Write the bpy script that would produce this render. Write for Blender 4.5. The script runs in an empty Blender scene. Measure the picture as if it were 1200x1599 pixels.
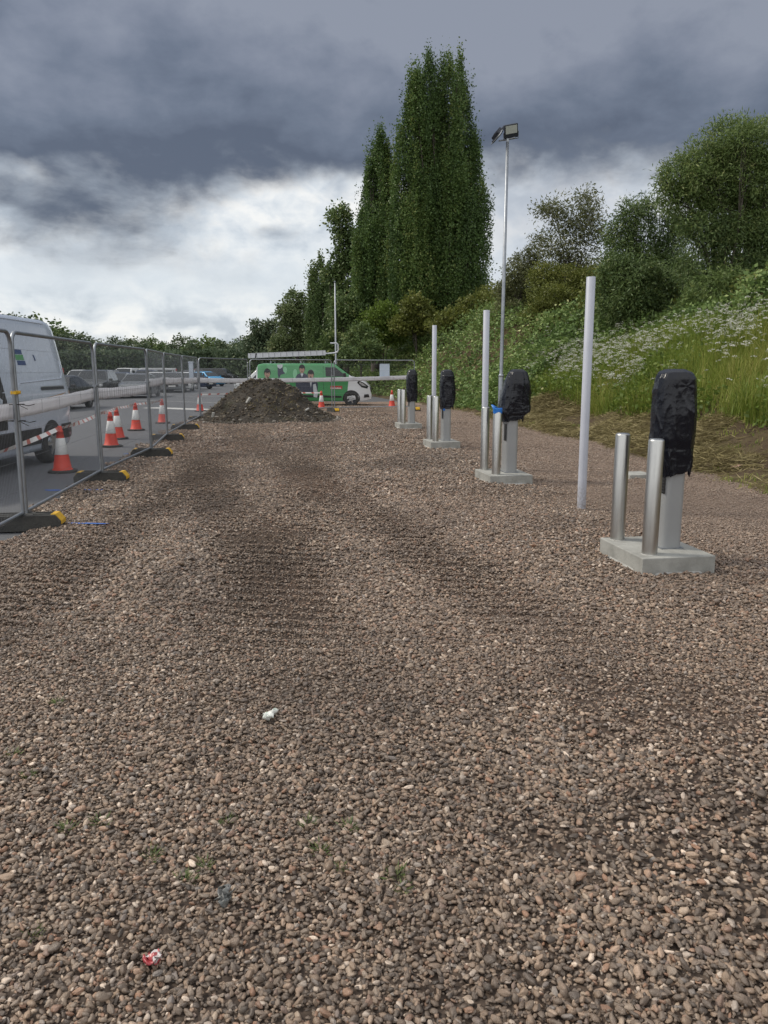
import bpy, math, random
import numpy as np
from mathutils import Vector, Matrix, Euler

R = math.radians
rng = np.random.default_rng(11)
random.seed(5)
sc = bpy.context.scene
COL = sc.collection

# ------------------------------------------------------------------ camera
EYE = 1.65
FPX = 1208.0
PITCH = math.atan((800 - 578) / FPX)
cam = bpy.data.cameras.new('camera')
cam.sensor_fit = 'VERTICAL'
cam.sensor_height = 36
cam.lens = 36 * FPX / 1599
cam.clip_start = 0.05
cam.clip_end = 6000
camo = bpy.data.objects.new('camera', cam)
COL.objects.link(camo)
camo.location = (0, 0, EYE)
camo.rotation_euler = (R(90) - PITCH, 0, 0)
sc.camera = camo

sc.render.engine = 'CYCLES'
sc.cycles.use_denoising = True
try:
    sc.cycles.denoiser = 'OPENIMAGEDENOISE'
    sc.cycles.denoising_input_passes = 'RGB_ALBEDO_NORMAL'
except Exception:
    pass
sc.cycles.max_bounces = 5
sc.cycles.diffuse_bounces = 3
sc.cycles.glossy_bounces = 3
sc.cycles.transmission_bounces = 3
sc.cycles.transparent_max_bounces = 6
sc.view_settings.view_transform = 'Standard'
sc.view_settings.look = 'None'
sc.view_settings.exposure = 0.75
sc.view_settings.gamma = 1.0

SUN_AZ = -78.0     # degrees clockwise from +Y
SUN_EL = 46.0

# ------------------------------------------------------------------ node helper
class Nx:
    """small wrapper so node maths can be written as expressions"""
    def __init__(s, nt, sock): s.nt = nt; s.s = sock
    def _m(s, op, *a, clamp=False):
        n = s.nt.nodes.new('ShaderNodeMath'); n.operation = op; n.use_clamp = clamp
        for i, v in enumerate((s,) + a):
            if isinstance(v, Nx): s.nt.links.new(v.s, n.inputs[i])
            else: n.inputs[i].default_value = v
        return Nx(s.nt, n.outputs[0])
    def __add__(s, o): return s._m('ADD', o)
    __radd__ = __add__
    def __sub__(s, o): return s._m('SUBTRACT', o)
    def __rsub__(s, o): return (s * -1.0) + o
    def __mul__(s, o): return s._m('MULTIPLY', o)
    __rmul__ = __mul__
    def __truediv__(s, o): return s._m('DIVIDE', o)
    def pow(s, o): return s._m('POWER', o)
    def clamp(s): return s._m('ADD', 0.0, clamp=True)
    def mx(s, o): return s._m('MAXIMUM', o)
    def fract(s): return s._m('FRACT')
    def sin(s): return s._m('SINE')
    def abs(s): return s._m('ABSOLUTE')
    def lt(s, o): return s._m('LESS_THAN', o)
    def step(s, a, b):
        n = s.nt.nodes.new('ShaderNodeMapRange'); n.interpolation_type = 'SMOOTHSTEP'
        s.nt.links.new(s.s, n.inputs['Value'])
        n.inputs['From Min'].default_value = a; n.inputs['From Max'].default_value = b
        return Nx(s.nt, n.outputs['Result'])

def link(nt, a, b):
    nt.links.new(a.s if isinstance(a, Nx) else a, b)

def vec(nt, x, y, z):
    n = nt.nodes.new('ShaderNodeCombineXYZ')
    for i, v in enumerate((x, y, z)):
        if isinstance(v, Nx): nt.links.new(v.s, n.inputs[i])
        else: n.inputs[i].default_value = v
    return Nx(nt, n.outputs[0])

def noise(nt, v, scale, detail=4, rough=.55, dist=0.0, out='Fac'):
    n = nt.nodes.new('ShaderNodeTexNoise')
    if v is not None: link(nt, v, n.inputs['Vector'])
    n.inputs['Scale'].default_value = scale; n.inputs['Detail'].default_value = detail
    n.inputs['Roughness'].default_value = rough; n.inputs['Distortion'].default_value = dist
    return Nx(nt, n.outputs[0 if out == 'Fac' else 1])

def mix(nt, f, a, b, mode='MIX'):
    n = nt.nodes.new('ShaderNodeMix'); n.data_type = 'RGBA'; n.blend_type = mode
    for sock, v in ((n.inputs[0], f), (n.inputs[6], a), (n.inputs[7], b)):
        if isinstance(v, Nx): nt.links.new(v.s, sock)
        elif isinstance(v, (int, float)): sock.default_value = v if sock.type == 'VALUE' else (v, v, v, 1)
        else: sock.default_value = (*v[:3], 1)
    return Nx(nt, n.outputs[2])

def ramp(nt, f, stops, interp='LINEAR'):
    n = nt.nodes.new('ShaderNodeValToRGB'); n.color_ramp.interpolation = interp
    e = n.color_ramp.elements
    while len(e) < len(stops): e.new(.5)
    for k, (p, c) in enumerate(stops):
        e[k].position = p; e[k].color = (*c[:3], 1)
    link(nt, f, n.inputs[0])
    return Nx(nt, n.outputs[0])

# ------------------------------------------------------------------ world: overcast sky with broken cloud
wd = bpy.data.worlds.new('World')
sc.world = wd
wd.use_nodes = True
nt = wd.node_tree
for n in list(nt.nodes): nt.nodes.remove(n)
tc = nt.nodes.new('ShaderNodeTexCoord')
sp = nt.nodes.new('ShaderNodeSeparateXYZ')
nt.links.new(tc.outputs['Generated'], sp.inputs[0])
dx, dy, dz = (Nx(nt, sp.outputs[i]) for i in range(3))
el = dz._m('ARCSINE') * (180 / math.pi)
az = dx._m('ARCTAN2', dy) * (180 / math.pi)
zz = dz.mx(0.0) + 0.13
pv = vec(nt, dx / zz, dy / zz, 0.37)

def gauss(a0, e0, sa, se, amp):
    u = (az - a0) / sa; w = (el - e0) / se
    return ((u * u + w * w) * -1.0)._m('EXPONENT') * amp

nb = noise(nt, pv, 0.62, 7, .56, .25)
nf = noise(nt, pv, 2.6, 7, .56, .15)
n3 = noise(nt, vec(nt, az / 7.0, el / 4.4, 3.1), 1.0, 7, .54, .2)
n4 = noise(nt, vec(nt, az / 3.2, el / 2.2, 7.7), 1.0, 7, .55, .25)
# lower edge of the dark cloud deck
edge = el - 11.6 + (nb - .5) * 7.0 + (n3 - .5) * 9.0 + (n4 - .5) * 4.0
edge = edge + (nf - .5) * 4.0 + gauss(-22, 10.6, 10.0, 2.8, 3.4) + gauss(-14, 8.6, 5.0, 1.4, 2.0)            # hanging scud on the left
edge = edge + gauss(-7, 10.5, 6.0, 1.6, -4.0) + gauss(-26, 12.6, 5.0, 1.0, -3.0) + gauss(12, 10.0, 6.0, 3.2, -5.0) + gauss(-3.0, 12.6, 2.0, 1.6, -3.0)
edge = edge + gauss(-7.5, 9.3, 2.2, .7, 3.8) + gauss(23, 9, 6, 3, -2.5)
deck = edge.step(-3.0, 2.6)
tone = ((el - 16.0) / 10.5 + (nb - .5) * 2.4 + (n3 - .5) * 1.1 + (n4 - .5) * .7 + (nf - .5) * .9 + .30 + gauss(24, 18, 12, 6, .02) + gauss(-8, 13.8, 17, 2.8, -.30))
dark = ramp(nt, tone.clamp(), [(0, (.098, .116, .160)), (.35, (.150, .176, .232)), (.7, (.215, .240, .302)), (1, (.275, .30, .362))])
# the bright band under it: thin white overcast with cumulus low down
cum = ((n4 - .5) * 3.6 + (nf - .5) * .9 + .58)
brt = ramp(nt, cum.clamp(), [(0, (.52, .575, .64)), (.35, (.68, .73, .78)), (.7, (.82, .85, .87)), (1, (.95, .95, .93))])
veil = ((el - 6.2) / 2.2)
veil = (veil * veil * -1.0)._m('EXPONENT') * .75
brt = mix(nt, veil, brt, (.72, .775, .825))
grey = ((n3 - .46) * 6.0).clamp() * el.step(4.5, 8.0)
brt = mix(nt, grey * .38, brt, (.42, .45, .50))
brt = mix(nt, gauss(13, 9.5, 7, 5, .5), brt, (.47, .50, .57))
front = mix(nt, 1.0, mix(nt, deck, brt, dark), (.595, .595, .595), 'MULTIPLY')
# unseen sky behind the camera and overhead, made paler to light the foreground
back = mix(nt, nb, (.54, .55, .57), (.78, .77, .74))
front = mix(nt, (dy * -1.0).step(-.25, .45), front, back)
up = mix(nt, el.step(34, 60), front, mix(nt, nb, (.46, .48, .52), (.76, .76, .75)))
low = mix(nt, el.step(-3, -.2), (.22, .23, .22), up)
sky = nt.nodes.new('ShaderNodeTexSky')
sky.sky_type = 'NISHITA'
sky.sun_disc = False
sky.sun_elevation = R(SUN_EL)
sky.sun_rotation = R(SUN_AZ)
STR = 0.10
cloud = mix(nt, 1.0, low, (1 / STR, 1 / STR, 1 / STR), 'MULTIPLY')
tot = mix(nt, .94, Nx(nt, sky.outputs[0]), cloud)
bg = nt.nodes.new('ShaderNodeBackground')
bg.inputs['Strength'].default_value = STR
link(nt, tot, bg.inputs['Color'])
wo = nt.nodes.new('ShaderNodeOutputWorld')
nt.links.new(bg.outputs[0], wo.inputs[0])

# ------------------------------------------------------------------ sun, softened by cloud
sl = bpy.data.lights.new('sun', 'SUN')
sl.energy = 1.5
sl.angle = R(10)
sl.color = (1, .925, .80)
so = bpy.data.objects.new('sun', sl)
COL.objects.link(so)
_d = Vector((math.sin(R(SUN_AZ)) * math.cos(R(SUN_EL)), math.cos(R(SUN_AZ)) * math.cos(R(SUN_EL)), math.sin(R(SUN_EL))))
so.rotation_euler = _d.to_track_quat('Z', 'Y').to_euler()
so.location = (0, 0, 40)

# ------------------------------------------------------------------ geometry helpers
_cp, _sp = math.cos(PITCH), math.sin(PITCH)
def W(px, py, Y):
    """world point at depth Y on the sight line of a photograph pixel"""
    a = (px - 600) / FPX; b = -(py - 800) / FPX
    fy = _cp + b * _sp; fz = -_sp + b * _cp
    t = Y / fy
    return Vector((a * t, Y, EYE + fz * t))

def hash3(i, j, k, seed):
    h = (i * 374761393 + j * 668265263 + k * 2147483647 + seed * 1274126177) & 0xFFFFFFFF
    h = ((h ^ (h >> 13)) * 1274126177) & 0xFFFFFFFF
    return ((h ^ (h >> 16)) & 0xFFFFFF) / float(0xFFFFFF)

def vnoise(x, y, z=None, seed=0):
    x = np.asarray(x, float); y = np.asarray(y, float)
    z = np.zeros_like(x) if z is None else np.asarray(z, float)
    xi = np.floor(x).astype(np.int64); yi = np.floor(y).astype(np.int64); zi = np.floor(z).astype(np.int64)
    xf = x - xi; yf = y - yi; zf = z - zi
    u = xf * xf * (3 - 2 * xf); v = yf * yf * (3 - 2 * yf); w = zf * zf * (3 - 2 * zf)
    r = 0
    for a in (0, 1):
        for b in (0, 1):
            for c in (0, 1):
                r = r + hash3(xi + a, yi + b, zi + c, seed) * (u if a else 1 - u) * (v if b else 1 - v) * (w if c else 1 - w)
    return r

def fbm(x, y, z=None, seed=0, octv=4):
    r = 0; a = .5
    for o in range(octv):
        r = r + a * vnoise(np.asarray(x) * 2 ** o, np.asarray(y) * 2 ** o, None if z is None else np.asarray(z) * 2 ** o, seed + o * 7)
        a *= .5
    return r / (1 - .5 ** octv)

def tag(o, label=None, cat=None, group=None, kind=None):
    if label: o['label'] = label
    if cat: o['category'] = cat
    if group: o['group'] = group
    if kind: o['kind'] = kind
    return o

def empty(name, loc, rz=0.0, label=None, cat=None, group=None):
    o = bpy.data.objects.new(name, None)
    COL.objects.link(o)
    o.empty_display_size = .2
    o.location = loc
    o.rotation_euler = (0, 0, rz)
    return tag(o, label, cat, group)

def npmesh(name, V, F, mat, parent=None, smooth=False, attrs=None):
    """fast mesh: V (n,3), F (m,k) all faces with k corners"""
    V = np.ascontiguousarray(V, np.float32); F = np.ascontiguousarray(F, np.int32)
    me = bpy.data.meshes.new(name)
    me.vertices.add(len(V)); me.vertices.foreach_set('co', V.ravel())
    k = F.shape[1]
    me.loops.add(F.size); me.loops.foreach_set('vertex_index', F.ravel())
    me.polygons.add(len(F))
    me.polygons.foreach_set('loop_start', np.arange(0, F.size, k, dtype=np.int32))
    if smooth: me.polygons.foreach_set('use_smooth', np.ones(len(F), bool))
    for an, av in (attrs or {}).items():
        a = me.attributes.new(an, 'FLOAT', 'POINT'); a.data.foreach_set('value', np.ascontiguousarray(av, np.float32))
    me.update(calc_edges=True)
    if mat: me.materials.append(mat)
    o = bpy.data.objects.new(name, me)
    COL.objects.link(o)
    if parent: o.parent = parent
    return o

class MB:
    """collects shapes into one mesh"""
    def __init__(s): s.v = []; s.f = []; s.sm = []
    def add(s, V, F, smooth=False, M=None):
        b = len(s.v)
        for p in V:
            p = Vector(p)
            s.v.append(M @ p if M else p)
        for f in F: s.f.append([b + i for i in f]); s.sm.append(smooth)
        return s
    def box(s, c, d, rot=None, M=None):
        x, y, z = (q / 2 for q in d)
        V = [Vector(p) for p in ((-x, -y, -z), (x, -y, -z), (x, y, -z), (-x, y, -z), (-x, -y, z), (x, -y, z), (x, y, z), (-x, y, z))]
        if rot: E = Euler(rot).to_matrix(); V = [E @ p for p in V]
        c = Vector(c); V = [p + c for p in V]
        return s.add(V, [(3, 2, 1, 0), (4, 5, 6, 7), (0, 1, 5, 4), (1, 2, 6, 5), (2, 3, 7, 6), (3, 0, 4, 7)], False, M)
    def tube(s, path, r, n=8, cap=True, smooth=True, closed=False, M=None):
        P = [Vector(p) for p in path]; m = len(P)
        rr = r if isinstance(r, (list, tuple)) else [r] * m
        V = []; F = []; up = None
        for i in range(m):
            if closed: t = P[(i + 1) % m] - P[i - 1]
            else: t = P[min(i + 1, m - 1)] - P[max(i - 1, 0)]
            t.normalize()
            if up is None:
                up = Vector((0, 0, 1)) if abs(t.z) < .9 else Vector((1, 0, 0))
            a = t.cross(up).normalized(); b = a.cross(t).normalized(); up = b
            for k in range(n):
                q = 2 * math.pi * k / n
                V.append(P[i] + (a * math.cos(q) + b * math.sin(q)) * rr[i])
        for i in range(m if closed else m - 1):
            j = (i + 1) % m
            for k in range(n):
                F.append((i * n + k, i * n + (k + 1) % n, j * n + (k + 1) % n, j * n + k))
        s.add(V, F, smooth, M)
        if cap and not closed:
            s.add(V[:n], [tuple(range(n))], False, M); s.add(V[-n:], [tuple(range(n))[::-1]], False, M)
        return s
    def lathe(s, prof, n=24, c=(0, 0, 0), smooth=True, M=None):
        V = []; F = []; c = Vector(c)
        for (r, z) in prof:
            for k in range(n):
                q = 2 * math.pi * k / n
                V.append(c + Vector((r * math.cos(q), r * math.sin(q), z)))
        for i in range(len(prof) - 1):
            for k in range(n):
                F.append((i * n + k, i * n + (k + 1) % n, (i + 1) * n + (k + 1) % n, (i + 1) * n + k))
        return s.add(V, F, smooth, M)
    def disc(s, c, r, n=20, M=None):
        c = Vector(c)
        return s.add([c + Vector((r * math.cos(2 * math.pi * k / n), r * math.sin(2 * math.pi * k / n), 0)) for k in range(n)], [tuple(range(n))], False, M)
    def build(s, name, mat, parent=None, bevel=0, seg=2):
        me = bpy.data.meshes.new(name)
        me.from_pydata([tuple(p) for p in s.v], [], s.f)
        me.polygons.foreach_set('use_smooth', s.sm)
        if mat: me.materials.append(mat)
        me.update()
        o = bpy.data.objects.new(name, me)
        COL.objects.link(o)
        if parent: o.parent = parent
        if bevel:
            m = o.modifiers.new('bevel', 'BEVEL'); m.width = bevel; m.segments = seg; m.limit_method = 'ANGLE'; m.angle_limit = R(40)
        return o

def copy_tree(o, parent=None):
    c = o.copy(); COL.objects.link(c)
    if parent: c.parent = parent
    for ch in list(o.children): copy_tree(ch, c)
    return c

# ------------------------------------------------------------------ materials
def mat_base(name):
    m = bpy.data.materials.new(name); m.use_nodes = True
    nt = m.node_tree
    b = nt.nodes['Principled BSDF']
    return m, nt, b

def objco(nt):
    t = nt.nodes.new('ShaderNodeTexCoord'); return Nx(nt, t.outputs['Object'])

def pm(name, c1, c2=None, scale=6, rough=.6, metal=0, bump=0, bscale=40, spec=.5, detail=4, stretch=None, coat=0, r2=None):
    """plain surface: two tones mixed by noise, uneven roughness, fine bump"""
    m, nt, b = mat_base(name)
    co = objco(nt)
    if stretch:
        mp = nt.nodes.new('ShaderNodeMapping'); link(nt, co, mp.inputs[0]); mp.inputs['Scale'].default_value = stretch
        co = Nx(nt, mp.outputs[0])
    n = noise(nt, co, scale, detail, .6)
    if c2 is None: c2 = tuple(q * .82 for q in c1)
    link(nt, mix(nt, ((n - .5) * 2.2 + .5).clamp(), c1, c2), b.inputs['Base Color'])
    r2 = rough * 1.2 if r2 is None else r2
    link(nt, noise(nt, co, scale * 2.3, 3) * (r2 - rough) * 1.0 + rough, b.inputs['Roughness'])
    b.inputs['Metallic'].default_value = metal
    b.inputs['Specular IOR Level'].default_value = spec
    if coat: b.inputs['Coat Weight'].default_value = coat; b.inputs['Coat Roughness'].default_value = .08
    if bump:
        bn = nt.nodes.new('ShaderNodeBump'); bn.inputs['Strength'].default_value = bump; bn.inputs['Distance'].default_value = .02
        link(nt, noise(nt, co, bscale, 5, .6), bn.inputs['Height']); nt.links.new(bn.outputs[0], b.inputs['Normal'])
    return m

def leafmat(name, stops, trans=.25, rough=.5):
    m, nt, b = mat_base(name)
    a = nt.nodes.new('ShaderNodeAttribute'); a.attribute_name = 'rnd'
    c = ramp(nt, Nx(nt, a.outputs['Fac']), stops)
    link(nt, c, b.inputs['Base Color'])
    b.inputs['Roughness'].default_value = rough
    b.inputs['Specular IOR Level'].default_value = .3
    t = nt.nodes.new('ShaderNodeBsdfTranslucent'); link(nt, c, t.inputs['Color'])
    mx = nt.nodes.new('ShaderNodeMixShader'); mx.inputs[0].default_value = trans
    nt.links.new(b.outputs[0], mx.inputs[1]); nt.links.new(t.outputs[0], mx.inputs[2])
    nt.links.new(mx.outputs[0], nt.nodes['Material Output'].inputs['Surface'])
    return m

M = {}
M['galv'] = pm('galvanised_steel', (.34, .36, .39), (.24, .26, .29), 9, .38, .85, .05, 60, r2=.55)
M['steel'] = pm('brushed_steel', (.60, .60, .58), (.47, .47, .46), 5, .27, 1.0, .06, 50, stretch=(6, 6, .6), r2=.4)
M['concrete'] = pm('concrete', (.40, .40, .375), (.215, .215, .20), 5, .85, 0, .25, 45)
M['concrete_edge'] = pm('spilt_concrete', (.46, .46, .44), (.30, .29, .27), 14, .9, 0, .6, 40)
M['pedestal'] = pm('painted_grey_metal', (.35, .36, .37), (.315, .325, .335), 3, .38, .25, .03, 90)
M['whiteplastic'] = pm('white_plastic', (.47, .49, .56), (.40, .42, .48), 3, .42, 0, .02, 30)
_nt = M['whiteplastic'].node_tree; _b = _nt.nodes['Principled BSDF']; _src = _b.inputs['Base Color'].links[0].from_socket
_co = objco(_nt); _s = _nt.nodes.new('ShaderNodeSeparateXYZ'); link(_nt, _co, _s.inputs[0])      # white_dirty: mud splashes at the foot, scuffs higher up
_d = ((noise(_nt, _co, 22, 5, .7) - .42) * 5).clamp() * Nx(_nt, _s.outputs[2]).step(.55, .08) * .75
_c = mix(_nt, _d, Nx(_nt, _src), (.16, .12, .09))
_c = mix(_nt, ((noise(_nt, _co, 9, 6, .75, 1.5) - .62) * 9).clamp() * .35, _c, (.25, .25, .26))
link(_nt, _c, _b.inputs['Base Color'])
M['rubber'] = pm('black_rubber', (.022, .022, .023), (.045, .043, .04), 8, .75, 0, .2, 60)
M['foot'] = pm('recycled_rubber_block', (.032, .033, .035), (.07, .068, .062), 6, .85, 0, .5, 45)
M['yellow'] = pm('yellow_reflector', (.72, .43, .02), (.60, .34, .02), 12, .45)
M['conered'] = pm('orange_red_cone_plastic', (.62, .045, .02), (.50, .045, .025), 5, .5, 0, .05, 30)
M['sleeve'] = pm('white_reflective_sleeve', (.74, .75, .76), (.58, .58, .57), 7, .4)
M['black'] = pm('black_plastic', (.012, .012, .014), (.022, .022, .024), 5, .45)
M['vanwhite'] = pm('white_van_paint', (.51, .57, .67), (.46, .52, .62), 1.2, .25, 0, 0, coat=.6)
M['glass'] = pm('dark_window_glass', (.012, .015, .018), (.02, .024, .028), 1.5, .06, 0, 0, spec=.5)
M['chrome'] = pm('wheel_alloy', (.48, .49, .50), (.34, .35, .36), 5, .3, .8)
M['lampglass'] = pm('lamp_glass', (.55, .57, .58), (.30, .31, .33), 14, .1, .2)
M['redlamp'] = pm('red_lamp_glass', (.45, .02, .015), (.25, .01, .01), 14, .15)
M['plate'] = pm('number_plate', (.72, .72, .70), (.60, .60, .58), 9, .45)
M['band'] = pm('white_woven_band', (.80, .80, .84), (.70, .70, .75), 3, .6, 0, 0, 30)
_nt = M['band'].node_tree; _t = _nt.nodes.new('ShaderNodeBsdfTranslucent'); _t.inputs['Color'].default_value = (.78, .78, .80, 1)
_mx = _nt.nodes.new('ShaderNodeMixShader'); _mx.inputs[0].default_value = .4
_nt.links.new(_nt.nodes['Principled BSDF'].outputs[0], _mx.inputs[1]); _nt.links.new(_t.outputs[0], _mx.inputs[2]); _nt.links.new(_mx.outputs[0], _nt.nodes['Material Output'].inputs['Surface'])
M['blue'] = pm('blue_plastic_film', (.015, .19, .66), (.02, .13, .45), 9, .35)
M['bluepaint'] = pm('blue_marking_paint', (.03, .12, .52), (.05, .12, .30), 22, .8)
M['whitepaint'] = pm('worn_white_road_paint', (.66, .66, .64), (.40, .40, .39), 9, .8)
M['bark'] = pm('bark', (.10, .085, .07), (.05, .043, .036), 9, .9, 0, .5, 25, stretch=(1, 1, .25))
M['lamp_face'] = pm('floodlight_lens', (.50, .52, .50), (.40, .43, .42), 20, .25)
M['lamp_body'] = pm('floodlight_housing', (.035, .04, .055), (.02, .024, .035), 12, .5, .3)
M['paper'] = pm('laminated_paper', (.62, .70, .82), (.52, .63, .78), 5, .35)
M['cable'] = pm('cable_tie', (.015, .015, .015), None, 5, .5)
# ------------------------------------------------------------------ ground
def XL(Y): return np.interp(Y, [-8, 1, 8, 12, 20, 25, 27, 30, 33, 36, 41.5], [-2.4, -3.1, -3.87, -4.55, -5.75, -6.4, -6.3, -5.9, -5.4, -4.9, -4.2])
def XF(Y): return np.interp(Y, [-20, 0, 6, 10, 14, 17, 20, 26, 31, 36, 60, 100, 250], [6.3, 6.0, 5.6, 5.2, 5.15, 4.95, 4.45, 3.9, 3.35, 2.3, -2.6, -9.5, -36])

TRK = [(2.55, -.31, .42), (.95, -.31, .42), (-2.3, -.055, .45), (-.5, -.055, .45)]
def GZ(x, y):
    """gravel surface height: soft undulation and the ridges left by tyres"""
    x = np.asarray(x, float); y = np.asarray(y, float)
    z = (fbm(x * .9, y * .9, seed=3, octv=3) - .5) * .05 + (fbm(x * 3.1, y * 3.1, seed=9, octv=2) - .5) * .022
    for (x0, sl_, w) in TRK:
        d = (x - (x0 + sl_ * y)) / w
        env = np.exp(-d ** 4) * np.clip((y - 3.5) / 3, 0, 1)
        z = z + env * (np.sin(y * 36 + x * 5 + 4.5 * vnoise(x * 1.1, y * .8, seed=21)) * .021 - .014) * (.55 + .7 * vnoise(x * .8 + 4, y * .5, seed=5))
    # heaped spoil beside the first white post and round the plinths
    for (hx, hy, sx, sy, h) in ((1.9, 8.6, .9, .8, .035), (1.3, 10.2, .8, 1.0, .03), (2.6, 5.4, .9, .35, .02)):
        z = z + h * np.exp(-((x - hx) / sx) ** 2 - ((y - hy) / sy) ** 2)
    return z

def bank_profile(d):
    return np.interp(d, [-3, -.3, 0, 1, 2.2, 3.5, 5, 7, 12, 40], [-.4, -.06, 0, .16, .55, 1.45, 2.3, 2.95, 3.3, 3.6])
def BZ(x, y):
    x = np.asarray(x, float); y = np.asarray(y, float)
    d = x - XF(y)
    z = bank_profile(d)
    z = z * (1 + .58 * np.clip((y - 28) / 16, 0, 1) * np.clip((d - 1.5) / 2, 0, 1))
    k = np.clip(d / 2.0, 0, 1)
    z = z + k * ((fbm(x * .35, y * .35, seed=31) - .5) * .9 + (fbm(x * 1.3, y * 1.3, seed=37, octv=3) - .5) * .3)
    z = z + np.clip(d + .3, 0, 1) * (fbm(x * 2.7, y * 2.7, seed=41, octv=3) - .5) * .16
    return z

# base earth to the horizon
m, nt, b = mat_base('far_earth')
link(nt, mix(nt, noise(nt, objco(nt), .05, 5), (.07, .075, .04), (.12, .11, .07)), b.inputs['Base Color']); b.inputs['Roughness'].default_value = .95
MB().add([(-3000, -3000, 0), (3000, -3000, 0), (3000, 3000, 0), (-3000, 3000, 0)], [(0, 1, 2, 3)]).build('ground', m).location.z = -.14
tag(bpy.data.objects['ground'], kind='structure')

# tarmac car park
m, nt, b = mat_base('tarmac')
co = objco(nt)
t = mix(nt, noise(nt, co, .25, 5, .6), (.062, .066, .076), (.10, .103, .112))
t = mix(nt, ((noise(nt, co, 90, 2) - .45) * 4).clamp() * .5, t, (.17, .17, .172))
t = mix(nt, ((noise(nt, co, .8, 6, .7, .5) - .60) * 8).clamp() * .5, t, (.055, .055, .058))
link(nt, t, b.inputs['Base Color']); b.inputs['Roughness'].default_value = .72
bn = nt.nodes.new('ShaderNodeBump'); bn.inputs['Strength'].default_value = .35; bn.inputs['Distance'].default_value = .01
link(nt, noise(nt, co, 120, 3), bn.inputs['Height']); nt.links.new(bn.outputs[0], b.inputs['Normal'])
V = [(-130, -30, 0), (-1.6, -30, 0)] + [(float(XL(q)) + .6, float(q), 0) for q in range(-8, 41, 2)] + [(4, 41, 0), (6, 44, 0), (2, 60, 0), (-6, 105, 0), (-60, 118, 0), (-130, 110, 0)]
tag(MB().add(V, [tuple(range(len(V)))]).build('tarmac_ground', m), kind='structure').location.z = -.03

# gravel sheet
ys = np.concatenate([np.arange(-6, 1, .25), np.arange(1, 14, .05), np.arange(14, 41.6, .12)])
us = np.linspace(0, 1, 190)
YY, UU = np.meshgrid(ys, us, indexing='ij')
jl = (fbm(YY * 1.3, YY * 0, seed=51) - .5) * .7
x0 = XL(YY) + jl; x1 = XF(YY) + .35
XX = x0 + (x1 - x0) * UU
ZZ = GZ(XX, YY)
edgef = np.clip(np.minimum((XX - x0) / .25, (41.5 - YY) / .4), 0, 1)
ZZ = ZZ * edgef - .035 * (1 - edgef)
nv, nu = YY.shape
I = np.arange(nv * nu).reshape(nv, nu)
F = np.stack([I[:-1, :-1], I[:-1, 1:], I[1:, 1:], I[1:, :-1]], -1).reshape(-1, 4)

STONES = [(0, (0.038, 0.032, 0.026)), (.10, (0.317, 0.244, 0.186)), (.22, (0.082, 0.066, 0.055)), (.34, (0.377, 0.268, 0.186)), (.47, (0.145, 0.116, 0.093)), (.58, (0.457, 0.322, 0.223)),
          (.68, (0.103, 0.082, 0.067)), (.78, (0.590, 0.457, 0.341)), (.87, (0.368, 0.195, 0.117)), (.93, (0.251, 0.226, 0.207)), (1, (0.975, 0.792, 0.633))]

def patch(nt, co):
    """mud, fines and damp areas over the gravel, in world metres"""
    w = noise(nt, co, .55, 5, .6, .6)
    return ((w - .47) * 5.0).clamp()

m, nt, b = mat_base('gravel_ground')
g = nt.nodes.new('ShaderNodeNewGeometry'); co = Nx(nt, g.outputs['Position'])
vo = nt.nodes.new('ShaderNodeTexVoronoi'); vo.inputs['Scale'].default_value = 38; link(nt, co, vo.inputs['Vector'])
s2 = nt.nodes.new('ShaderNodeSeparateColor'); nt.links.new(vo.outputs['Color'], s2.inputs[0])
c = ramp(nt, Nx(nt, s2.outputs[0]), STONES, 'CONSTANT')
gap = (Nx(nt, vo.outputs['Distance'])).step(.35, .75)
c = mix(nt, gap * .8, c, (.045, .038, .032))
spy = nt.nodes.new('ShaderNodeSeparateXYZ'); link(nt, co, spy.inputs[0])
nearf = Nx(nt, spy.outputs[1]).step(26, 13)                 # close by only the fines show between the real stones
c = mix(nt, nearf * .92, c, mix(nt, noise(nt, co, 30, 4), (.020, .017, .015), (.046, .038, .032)))
pt = patch(nt, co)
c = mix(nt, pt * .45, c, (.115, .088, .068))
red = ((noise(nt, co, .16, 3, .5) - .45) * 4).clamp()
c = mix(nt, red * .45 + .12, c, (.225, .145, .105))
fin = (Nx(nt, spy.outputs[0]) + Nx(nt, spy.outputs[1]) * .11 + (noise(nt, co, .9, 3) - .5) * 1.6).step(2.9, 4.1) * Nx(nt, spy.outputs[1]).step(5.5, 9)
c = mix(nt, fin * .7, c, (.255, .19, .15))
link(nt, c, b.inputs['Base Color']); b.inputs['Roughness'].default_value = .9
b.inputs['Specular IOR Level'].default_value = .25
bn = nt.nodes.new('ShaderNodeBump'); bn.inputs['Strength'].default_value = .9; bn.inputs['Distance'].default_value = .02
link(nt, Nx(nt, vo.outputs['Distance']) * -1.0 + noise(nt, co, 7, 4) * 1.3, bn.inputs['Height']); nt.links.new(bn.outputs[0], b.inputs['Normal'])
o = npmesh('gravel_ground', np.stack([XX, YY, ZZ], -1).reshape(-1, 3), F, m, smooth=True)
tag(o, kind='structure')

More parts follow.
